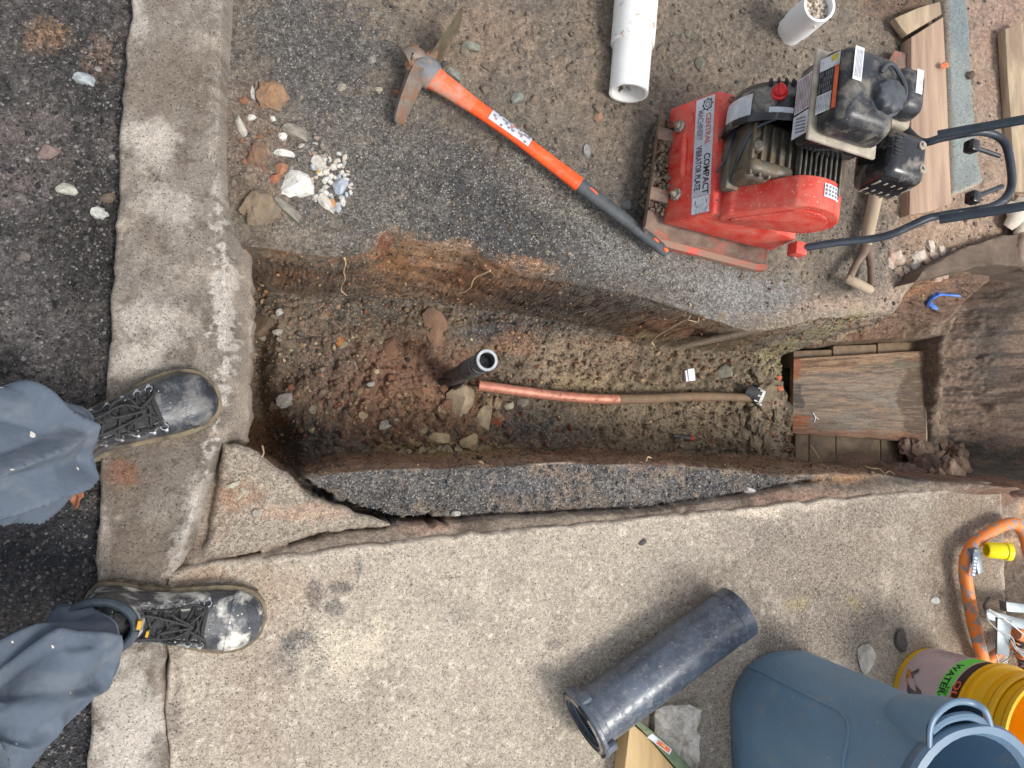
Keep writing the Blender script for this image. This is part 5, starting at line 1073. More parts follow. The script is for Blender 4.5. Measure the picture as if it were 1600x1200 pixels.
for k in range(7): mb.tube([W(1578 + k, 1000 + k * 2, .10), W(1590 + k * 2, 1012 + k * 3, .09), W(1612, 1018 + k * 5, .08)], .0014, 5, smooth=4)
mb.build('tie_wire', [Wire], t)
mb = MB(); mb.tube([W(1541, 955, .10), W(1538, 946, .07), W(1545, 934, .02)], .004, 7, smooth=4); 
for k in range(5): mb.tube([W(1585, 1000 + k * 5, .05), W(1600, 1006 + k * 8, .06), W(1640, 1012 + k * 6, .05)], .003, 6, smooth=4)
mb.build('cable', [WireD], t)
mb = MB(); mb.box(W(1524, 876, .05), (.018, .062, .020), X=Vector((1, .15, 0)).normalized(), Y=Vector((-.15, 1, 0)).normalized(), bev=.002); mb.build('hinge_block', [Galv], t)
mb = MB(); c = W(1523, 882, .0612); ex = Vector((.25, 1, 0)).normalized(); ey = Vector((-1, .25, 0)).normalized()
quad(mb, [c - ex * .030 - ey * .008, c + ex * .030 - ey * .008, c + ex * .030 + ey * .008, c - ex * .030 + ey * .008], 0)
for k in range(6): quad(mb, [c - ex * (.027 - k * .008) - ey * .005, c - ex * (.022 - k * .008) - ey * .005, c - ex * (.022 - k * .008) + ey * .004, c - ex * (.027 - k * .008) + ey * .004], 1)
for v in mb.v[4:]: pass
mb.v = [tuple(Vector(v) + Vector((0, 0, .0006 if i >= 4 else 0))) for i, v in enumerate(mb.v)]
mb.build('sticker', [mat('blue grey sticker', (86, 104, 132), None, 40, .4, bump=0), Wlab], t, smooth=0)
YC = mat('bright yellow cap', (250, 232, 30), (244, 222, 20), 20, .3, bump=0)
c0 = W(1541, 859, .055); c1 = W(1578, 862, .075); 
mb = MB(); mb.tube([c0, c0.lerp(c1, .08), c0.lerp(c1, .75), c0.lerp(c1, .80), c1], [.017, .0195, .0200, .0225, .0225], 24, inner=.8); o = mb.build('plug', [YC], t, smooth=35)
mb = MB(); mb.lathe([(.016, 0), (0, .001)], c0.lerp(c1, .5), (c1 - c0), 20); mb.build('inner_disc', [YC], o)

# ---- timber wedge and pale rubble piece at the bottom edge
Wy = mat('yellow pine face', (206, 178, 128), (176, 142, 96), 20, .65, bump=.25, stretch=(1, .1, 1), dirt=(150, 120, 86), damt=.3, dscale=14); Wg = mat('green treated side', (112, 128, 96), (88, 106, 78), 60, .7, bump=.3, bscale=50, stretch=(1, 1, 1), dirt=(140, 136, 110), damt=.35)
t = thing('treated_post', 'green treated timber post end with a torn sticker, poking in under the black drain pipe', 'timber post', W(1010, 1200, 0))
a1 = [W(985, 1128, .052), W(1010, 1150, .052), W(1062, 1210, .052), W(1130, 1300, .052), W(970, 1300, .052), (W(976, 1200, .052))]
mb = MB(); mb.prism(a1, (0, 0, -.050), bev=.002); mb.build('face', [Wy], t, smooth=30)
a2 = [W(988, 1127, .060), W(1000, 1126, .060), W(1040, 1160, .060), W(1085, 1205, .060), W(1160, 1290, .060), W(1135, 1300, .060), W(1062, 1206, .060), W(1012, 1150, .060)]
mb = MB(); mb.prism(a2, (0, 0, -.056), bev=.002); mb.build('treated_edge', [Wg], t, smooth=30)
mb = MB(); L4 = [W(1011, 1152, .0612), W(1019, 1146, .0612), W(1050, 1171, .0612), W(1046, 1179, .0612)]; quad(mb, L4); M4 = [L4[0].lerp(L4[1], .12).lerp(L4[3].lerp(L4[2], .12), .38), L4[0].lerp(L4[1], .88).lerp(L4[3].lerp(L4[2], .88), .38), L4[0].lerp(L4[1], .88).lerp(L4[3].lerp(L4[2], .88), .95), L4[0].lerp(L4[1], .12).lerp(L4[3].lerp(L4[2], .12), .95)]
quad(mb, [p + Vector((0, 0, .0006)) for p in M4], 1)
def m4(u, v): return M4[0].lerp(M4[1], u).lerp(M4[3].lerp(M4[2], u), v) + Vector((0, 0, .001))
quad(mb, [m4(.5, .35), m4(.8, .35), m4(.8, .6), m4(.5, .6)], 2); quad(mb, [m4(.2, .1), m4(.35, .1), m4(.35, .5), m4(.2, .5)], 3)
mb.build('sticker', [Wlab, InkO, Yel, InkR], t, smooth=0)
Lime = mat('pale limestone rubble', (226, 220, 208), (196, 188, 176), 60, .85, bump=1.0, bscale=90, dirt=(168, 156, 140), damt=.42, dscale=50)
def rubble(name, outline, z, th, m, label, cat, amp=.004, bumpy=.006, parent=None, group=None, seed=0):
    poly = P2(outline, z + th); pa = np.array(poly); x0, x1, y0, y1 = pa[:, 0].min(), pa[:, 0].max(), pa[:, 1].min(), pa[:, 1].max(); st = max(.003, (x1 - x0) / 40)
    c = Vector((pa[:, 0].mean(), pa[:, 1].mean(), 0)); pts = []
    n = len(poly)
    for i in range(n):
        a_ = Vector((*poly[i], 0)); b_ = Vector((*poly[(i + 1) % n], 0)); k_ = max(1, int((b_ - a_).length / .006))
        for k in range(k_): pts.append(a_.lerp(b_, k / k_))
    rings = []; F = (.0, .2, .4, .6, .78, .9, .97, 1.0, 1.0, .98)
    for f in F:
        ring = []
        for p in pts:
            q = c + (p - c) * max(f, .001); h = th * (1 - max(0, f - .8) ** 1.5 * 2.2) if f < 1 else 0
            nz = float(fbm(np.array([q.x]), np.array([q.y]), 45, 5, 300 + seed, .7)[0]) * bumpy; wn = float(fbm(np.array([p.x]), np.array([p.y]), 60, 3, 301 + seed)[0]) * amp
            ring.append(Vector((q.x + wn * f, q.y - wn * f, z + max(h, .12 * th) + nz)))
        rings.append(ring)
    rings[-2] = [Vector((p.x, p.y, z + th * .45)) for p in rings[-2]]; rings[-1] = [Vector((p.x, p.y, z - .004)) for p in rings[-1]]
    mb = MB(); mb.loft(rings, (False, True)); o = mb.build(name, [m], parent, smooth=28)
    return tag(o, label, cat, group) if parent is None else o
rubble('limestone_slab', [(1025, 1108), (1050, 1102), (1080, 1102), (1099, 1109), (1094, 1130), (1090, 1140), (1098, 1152), (1094, 1170), (1092, 1230), (1050, 1260), (1026, 1190), (1024, 1140)], 0, .022, Lime, 'pale crumbly limestone slab beside the green treated post', 'stone', bumpy=.014)
# ---- white rag bundle and brown hose loop by the right edge
Rag = mat('white rag', (212, 200, 182), (190, 176, 156), 16, .8, bump=.3)
mb = MB(); c = W(1592, 338, .0)
for k, (dx, dy, r) in enumerate(((-.03, .0, .030), (.0, .012, .036), (.03, -.004, .034), (.06, .004, .030), (.0, -.022, .026), (.035, .024, .026))): mb.tube([c + Vector((dx, dy - .03, -.01)), c + Vector((dx + .01, dy, .012)), c + Vector((dx - .005, dy + .03, -.005))], [r * .5, r * .9, r * .5], 12, smooth=4, flat=.7)
tag(mb.build('rag_bundle', [Rag], smooth=60), 'bundled white rag under the lower handle tube at the right edge', 'rag')
mb = MB(); mb.tube([W(1602, 362, .0), W(1594, 376, .0), W(1590, 395, -.005), W(1596, 412, -.01), W(1612, 422, -.01)], .016, 12, smooth=5); tag(mb.build('brown_hose', [Wdk], smooth=60), 'short brown hose loop at the right edge below the rag', 'hose')
# ================================================================== PERSON
BLK = mat('scuffed black leather', (34, 36, 40), (60, 65, 74), 40, .30, bump=.4, bscale=90, dirt=(120, 116, 108), damt=.40, spec=.6, dscale=40, dedge=.14, scr=.8, spk=(150, .24, .15, (170, 162, 146)))
BLK2 = mat('mud splashed leather', (44, 46, 50), (76, 80, 86), 40, .35, bump=.4, dirt=(206, 202, 192), damt=.44, dscale=26, dedge=.08, scr=.8, spk=(150, .28, .25, (200, 194, 182)))
SOLE = mat('muddy rubber sole', (122, 110, 88), (92, 82, 66), 40, .85, bump=.5, dirt=(70, 64, 56), damt=.4, dscale=40)
LACE = mat('black lace', (34, 34, 36), (58, 58, 58), 200, .7, bump=.5, bscale=300); METL = mat('steel eyelet', (196, 196, 196), None, 30, .3, metal=.8, bump=0); LIN = mat('padded collar', (58, 68, 78), (44, 52, 60), 40, .45, bump=.1); DRK = mat('dark lining', (22, 20, 20), None, 20, .9); YT = mat('yellow tab', (206, 156, 48), None, 30, .6)
TR = mat('slate blue work trousers', (84, 94, 107), (72, 82, 95), 14, .85, bump=.7, bscale=38, dirt=(108, 114, 120), damt=.38, dscale=14, dedge=.15, spk=(42, .16, .5, (206, 200, 188)))
LB = .300
def interp(tab, x): return float(np.interp(x, [a for a, _ in tab], [b for _, b in tab]))
WT = [(0, .0), (.012, .018), (.05, .034), (.15, .042), (.3, .040), (.45, .043), (.6, .051), (.72, .056), (.82, .055), (.9, .048), (.96, .035), (.99, .018), (1, 0)]
HT = [(0, .06), (.04, .105), (.1, .135), (.2, .140), (.3, .137), (.4, .118), (.5, .098), (.6, .082), (.7, .074), (.8, .070), (.88, .066), (.94, .056), (.98, .040), (1, .030)]
def boot(parent, heel, toe, side, lift=0.0, splash=False, label=None):
    d = (toe - heel); d.z = 0; d.normalize(); s_ = Vector((-d.y, d.x, 0)) * side; o = Vector((heel.x, heel.y, lift))
    def Pt(x, y, z): return o + d * (x * LB) + s_ * (y + .008 * math.sin(x * 3.0)) + Vector((0, 0, z))
    b = bpy.data.objects.new('boot', None); b.empty_display_size = .05; b.location = o - LOC[parent.name]; link(b, parent); LOC[b.name] = o
    if label: b['label'] = label
    # sole with a welt and tread lugs
    xs = [0.0, .006, .02, .05, .1, .18, .28, .38, .48, .58, .68, .76, .84, .9, .94, .97, .985, 1.0]
    outl = [(x, interp(WT, x)) for x in xs] + [(x, -interp(WT, x)) for x in xs[-2:0:-1]]
    mb = MB(); rings = []
    for k, z in ((.93, 0), (1.02, .003), (1.05, .012), (1.04, .022), (1.07, .026), (1.07, .031), (.98, .034)): rings.append([Pt(.5 + (x - .5) * (1 + (k - 1) * .35), y * k + (k - 1) * .02 * np.sign(y), z) for x, y in outl])
    mb.loft(rings, (True, True)); mb.build('sole', [SOLE], b, smooth=40)
    for i in range(11):
        for sg in (1, -1):
            x = .06 + i * .085; mb = MB(); mb.box(Pt(x, sg * interp(WT, x) * 1.0, .010), (.013, .010, .017), X=d, Y=s_, bev=.002); mb.build('tread_lug', [SOLE], b)
    def ring(x, k=1.0, h=1.0, z0=.030, n=22):
        w = max(interp(WT, x) * .95 * k, .004); H = (interp(HT, x) - z0) * h; out = []
        for j in range(n + 1):
            a = math.pi * j / n; c, s2 = math.cos(a), math.sin(a); e = .78 if x < .75 else .85
            out.append(Pt(x, w * abs(c) ** e * (1 if c > 0 else -1), z0 + H * abs(s2) ** .82))
        return out
    m = BLK2 if splash else BLK
    mb = MB(); xr = [.012, .03, .06, .1, .16, .22, .3, .36, .42, .48, .54, .6, .66, .72, .78, .84, .88, .92, .95, .975, .99]; mb.loft([ring(x) for x in xr], (True, True)); mb.build('upper', [m], b, smooth=60)
    mb = MB(); mb.loft([ring(x, 1.04, 1.035) for x in (.80, .803, .84, .88, .92, .95, .975, .992)], (True, True)); mb.build('toe_cap', [m], b, smooth=50)
    mb = MB(); mb.loft([ring(x, 1.035, .45) for x in (.0125, .04, .08, .14, .2, .26)], (True, True)); mb.build('heel_counter', [m], b, smooth=50)
    for side_ in (1, -1):
        mb = MB(); pts = []
        for x in (.34, .42, .5, .58, .655, .69): w = interp(WT, x) * .95; pts.append(Pt(x, side_ * w * .62, interp(HT, x) * .93 + .002))
        mb.tube(pts, .0022, 6, smooth=4); mb.build('seam', [LACE], b)
    # tongue and laces
    def topP(x, f, off=.0): w = interp(WT, x) * .95; a = math.pi / 2 - f; c, s2 = math.cos(a), math.sin(a); return Pt(x, w * abs(c) ** .78 * (1 if c > 0 else -1), .030 + (interp(HT, x) - .030) * abs(s2) ** .82 + off)
    mb = MB(); mb.loft([[topP(x, f, .004) for f in (-.42, -.25, 0, .25, .42)] for x in (.22, .3, .4, .5, .6, .68)], (False, False), closed=False); mb.build('tongue', [LACE], b, smooth=60)
    xs_ = [.28, .36, .44, .52, .60, .665]
    for i, x in enumerate(xs_):
        for sg in (1, -1):
            c = topP(x, .68 * sg, .003); mb = MB(); r_ = .0062; e1 = d; e2 = (topP(x, .9 * sg) - topP(x, .5 * sg)).normalized()
            mb.tube([c + e1 * math.cos(a) * r_ + e2 * math.sin(a) * r_ for a in [2 * math.pi * k / 12 for k in range(13)]], .0012, 6); mb.build('eyelet_ring', [METL], b)
            mb = MB(); mb.lathe([(.0038, -.002), (.0036, .0014), (.002, .0024), (0, .0026)], topP(x, .9 * sg, .002), e1.cross(e2) * (1 if e1.cross(e2).z > 0 else -1), 12); mb.build('rivet', [METL], b)
    mb = MB(); rnd = random.Random(3 if splash else 1)
    for i in range(len(xs_) - 1):
        for sg in (1, -1): mb.tube([topP(xs_[i], .62 * sg, .006), topP((xs_[i] + xs_[i + 1]) / 2, .1 * sg, .012), topP(xs_[i + 1], -.62 * sg, .006)], .0024, 7, smooth=4)
    for x in xs_[-1:]: mb.tube([topP(x, .62, .006), topP(x, 0, .010), topP(x, -.62, .006)], .0024, 7, smooth=4)
    for (pp) in ([(.60, .0, .014), (.56, .5, .018), (.48, .55, .018), (.46, .1, .02), (.60, .0, .018)], [(.60, 0, .014), (.66, -.45, .018), (.58, -.8, .016), (.50, -.4, .02), (.60, 0, .018)], [(.60, .0, .016), (.68, .35, .012), (.70, .75, .008)], [(.60, 0, .016), (.5, -.2, .016), (.36, -.35, .012), (.30, -.1, .014)], [(.60, 0, .016), (.52, .3, .018), (.40, .3, .016), (.33, .5, .010)]):
        mb.tube([topP(x, f + rnd.uniform(-.08, .08), off) for x, f, off in pp], .0022, 7, smooth=5)
    c = topP(.60, 0, .015); mb.tube([c - d * .006, c, c + d * .006], [.003, .0062, .003], 8, smooth=3)
    mb.build('laces', [LACE], b)
    # shaft and padded collar
    mb = MB(); cx = .20; rings = []
    for z, a_, b_, dx in ((.085, .064, .038, .0), (.105, .060, .040, -.002), (.13, .056, .042, -.004), (.155, .055, .043, -.008)): rings.append([Pt(cx, 0, z) + d * (math.cos(q) * a_ + dx) + s_ * math.sin(q) * b_ for q in [2 * math.pi * k / 28 for k in range(28)]])
    rings += [[Pt(cx, 0, .15) + d * (math.cos(q) * .046 - .008) + s_ * math.sin(q) * .035 for q in [2 * math.pi * k / 28 for k in range(28)]], [Pt(cx, 0, .09) + d * (math.cos(q) * .044 - .004) + s_ * math.sin(q) * .033 for q in [2 * math.pi * k / 28 for k in range(28)]]]
    mb.loft(rings, (False, True)); mb.build('shaft', [m], b, smooth=50)
    mb = MB(); mb.tube([Pt(cx, 0, .158) + d * (math.cos(q) * .052 - .008) + s_ * math.sin(q) * .040 for q in [2 * math.pi * k / 24 for k in range(25)]], .0075, 10, cap=False); mb.build('collar', [LIN], b)
    if splash:
        mb = MB(); mb.box(Pt(cx, 0, .168) + d * .050 + s_ * -.012, (.006, .014, .012), X=d, Y=s_, bev=.001); mb.box(Pt(cx, 0, .150) + d * .062 + s_ * .006, (.004, .010, .010), X=d, Y=s_, bev=.001); mb.build('pull_tab', [YT], b)
    return b, Pt
pr = thing('person', 'person in muddy black work boots and slate blue trousers standing on the kerb', 'person', (-.40, -.18, 0))
h1, t1 = W(72, 712, .02), W(341, 613, .02); h2, t2 = W(118, 940, .02), W(414, 966, .02)
b1, P1_ = boot(pr, t1 + (h1 - t1).normalized() * LB, t1, 1, 0.0, label='boot nearer the trench, resting across the kerb')
b2, P2_ = boot(pr, t2 + (h2 - t2).normalized() * LB, t2, -1, 0.0, True, label='boot with white splashed toe on the sidewalk corner')
def leg(path, radii, seed, hem_n):
    """trouser leg: rings along a path with diagonal and bunched folds"""
    n = 220; seg = 150; P_ = [Vector(p) for p in path]; rings = []
    cum = [0]
    for i in range(len(P_) - 1): cum.append(cum[-1] + (P_[i + 1] - P_[i]).length)
    tot = cum[-1]; frames = []
    for i in range(n + 1):
        s = tot * (i / n) ** 1.25; frames.append(s)
    def at(s):
        return Vector([float(np.interp(s, cum, [p[k] for p in P_])) for k in range(3)])
    u = Vector((1, 0, 0)); out = []
    for i, s in enumerate(frames):
        c = at(s); t_ = (at(min(s + .06, tot)) - at(max(s - .06, 0))).normalized() if i > 4 else hem_n
        if 4 < i < 30: t_ = hem_n.lerp(t_, (i - 4) / 26).normalized()
        u = (u - t_ * u.dot(t_)).normalized(); w = t_.cross(u); r = float(np.interp(s, [tot * k / (len(radii) - 1) for k in range(len(radii))], radii))
        a = np.array([2 * math.pi * k / seg for k in range(seg)]); X = np.cos(a) * 1.2; Y = np.sin(a) * 1.2
        fall = math.exp(-s / .35)
        f1 = fbm(X * .8 + s * 7, Y * .8 + s * 4, 1.0, 1, seed); f2 = fbm(X * .8 + s * 11, Y * .8 - s * 15, 1.0, 1, seed + 3)
        ridge = (1 - np.abs(f1) * 3.4); ridge2 = (1 - np.abs(f2) * 3.4)
        hemk = min(1, .25 + s / .06); dr = (.036 * np.clip(ridge, -.3, 1) * (.45 + .55 * fall) + .016 * np.clip(ridge2, -.3, 1) * fall) * hemk
        if i == 0: dr = dr - .004
        out.append([c + (u * math.cos(a[k]) + w * math.sin(a[k]) * 1.06) * (r + float(dr[k]) - .014) for k in range(seg)])
    inner = [[c_ + (out[0][k] - c_) * .95 + hem_n * .002 for k in range(seg)] for c_ in [sum(out[0], Vector()) / seg]]
    inner2 = [[c_ + (out[14][k] - c_) * .90 for k in range(seg)] for c_ in [sum(out[10], Vector()) / seg]]
    global HEM, SEAM
    HEM = [out[2][k] for k in range(seg)] + [out[2][0]]; HEM2 = None; SEAM = [out[i][seg // 3 + 6] for i in range(0, n, 3)]
    return inner2 + inner + out
a1_ = P1_(.17, 0, .11); a2_ = P2_(.14, 0, .13)
mb = MB(); mb.loft(leg([a1_ + Vector((-.014, -.012, -.008)), a1_ + Vector((-.03, -.012, .08)), (-.50, -.03, .30), (-.53, .0, .50), (-.60, -.05, .95)], [.081, .086, .092, .100, .125], 11, Vector((-.30, -.06, .94)).normalized()), (False, True)); tl1 = mb.build('trouser_leg', [TR], pr, smooth=80)
def stitch(par):
    m_ = MB(); m_.tube(HEM, .0016, 5, cap=False); m_.build('hem', [TR], par); m_ = MB(); m_.tube(SEAM, .0020, 5); m_.build('side_seam', [TR], par)
stitch(tl1)
mb = MB(); mb.loft(leg([a2_ + Vector((-.024, -.040, .0)), a2_ + Vector((-.045, -.060, .08)), (-.42, -.45, .30), (-.46, -.46, .50), (-.58, -.28, .95)], [.086, .092, .098, .104, .128], 29, Vector((-.42, -.16, .88)).normalized()), (False, True)); tl2 = mb.build('trouser_leg', [TR], pr, smooth=80); stitch(tl2)
mb = MB(); mb.loft([[Vector((-.60 + math.cos(q) * a_, -.165 + math.sin(q) * b_, z)) for q in [2 * math.pi * k / 36 for k in range(36)]] for z, a_, b_ in ((.86, .09, .16), (.90, .125, .20), (.98, .13, .20), (1.06, .12, .18))], (True, True)); mb.build('trouser_seat', [TR], pr, smooth=80)

# ================================================================== STONES, ROOTS, SCRAPS
def stone_mesh(seed, jag=.28, sub=2, flat=1.0):
    bm = bmesh.new(); bmesh.ops.create_icosphere(bm, subdivisions=sub, radius=.5); rnd = random.Random(seed)
    pl = [(Vector((rnd.gauss(0, 1), rnd.gauss(0, 1), rnd.gauss(0, .9))).normalized(), rnd.uniform(.24, .40)) for _ in range(11)]
    for v in bm.verts:
        for n_, d_ in pl:
            k = v.co.dot(n_)
            if k > d_: v.co -= n_ * (k - d_)
        v.co += Vector((rnd.uniform(-1, 1), rnd.uniform(-1, 1), rnd.uniform(-1, 1))) * .012
        v.co.z *= flat
    me = bpy.data.meshes.new('stone'); bm.to_mesh(me); bm.free(); me.polygons.foreach_set('use_smooth', [True] * len(me.polygons)); me.set_sharp_from_angle(angle=rad(17)); return me
SM = [stone_mesh(s) for s in range(8)]
def clod_mesh(seed):
    bm = bmesh.new(); bmesh.ops.create_icosphere(bm, subdivisions=3, radius=.42); co = np.array([v.co[:] for v in bm.verts]) * 1.0
    nz = fbm(co[:, 0] + co[:, 2] * .7 + seed, co[:, 1] - co[:, 2] * .6, 3.2, 4, 700 + seed, .62)
    for v, k in zip(bm.verts, nz): v.co *= 1 + float(k) * .75
    me = bpy.data.meshes.new('clod'); bm.to_mesh(me); bm.free(); me.polygons.foreach_set('use_smooth', [True] * len(me.polygons)); me.set_sharp_from_angle(angle=rad(24)); return me
SM += [clod_mesh(s) for s in range(5)]
_mc = {}
def smat(c):
    c = tuple(c)
    if c not in _mc: _mc[c] = mat('stone %d %d %d' % c, c, tuple(int(v * .80) for v in c), 3.5, .88, bump=1.0, bscale=7, dirt=tuple(int(v * .55 + 40) for v in c), damt=.40, dscale=3.2, dedge=.07, spk=(9, .34, .4, tuple(int(v * .62 + 20) for v in c)))
    return _mc[c]
def surf_h(kind, x, y):
    X_, Y_ = np.array([x]), np.array([y]); D_1 = np.array([1.0])
    return float({'g': lambda: ground_z(X_, Y_)[0], 's': lambda: slab_z(X_, Y_, D_1)[0], 'r': lambda: road_z(X_, Y_, D_1)[0], 'c': lambda: ch_z(X_, Y_, D_1)[0], 'k': lambda: 0.0}[kind]())
def land(px, py, kind, z=-.05):
    for _ in range(4): p = W(px, py, z); z = surf_h(kind, p.x, p.y)
    return W(px, py, z)
def stone(name, px, py, w, h, rot, c, kind, label, cat, group=None, i=0, thick=.55, z=None, sink=.40):
    p = land(px, py, kind, -.45 if (kind == 'g' and 390 < px < 1230 and 465 < py < 700) else -.05) if z is None else W(px, py, z); k = sc_(px, py, p.z)
    i = 8 + i % 5 if cat in ('clod', 'mud lump', 'rubble') else i % 8
    me = SM[i]; key = (i, tuple(c))
    if key not in _sh: m2 = me.copy(); m2.materials.append(smat(c)); _sh[key] = m2
    o = bpy.data.objects.new(name, _sh[key]); sx, sy = w * k * 1.32, h * k * 1.32; sz = min(sx, sy) * thick
    o.scale = (sx, sy, sz); o.location = p + Vector((0, 0, sz * (.5 - sink))); o.rotation_euler = (0, 0, rad(rot)); link(o); return tag(o, label, cat, group)
_sh = {}
WH, LG, BG, TAN, GN, OB, BR, YE, RD = (226, 222, 212), (196, 190, 178), (174, 182, 192), (168, 146, 118), (138, 134, 120), (172, 110, 80), (124, 96, 76), (200, 178, 138), (158, 92, 68)
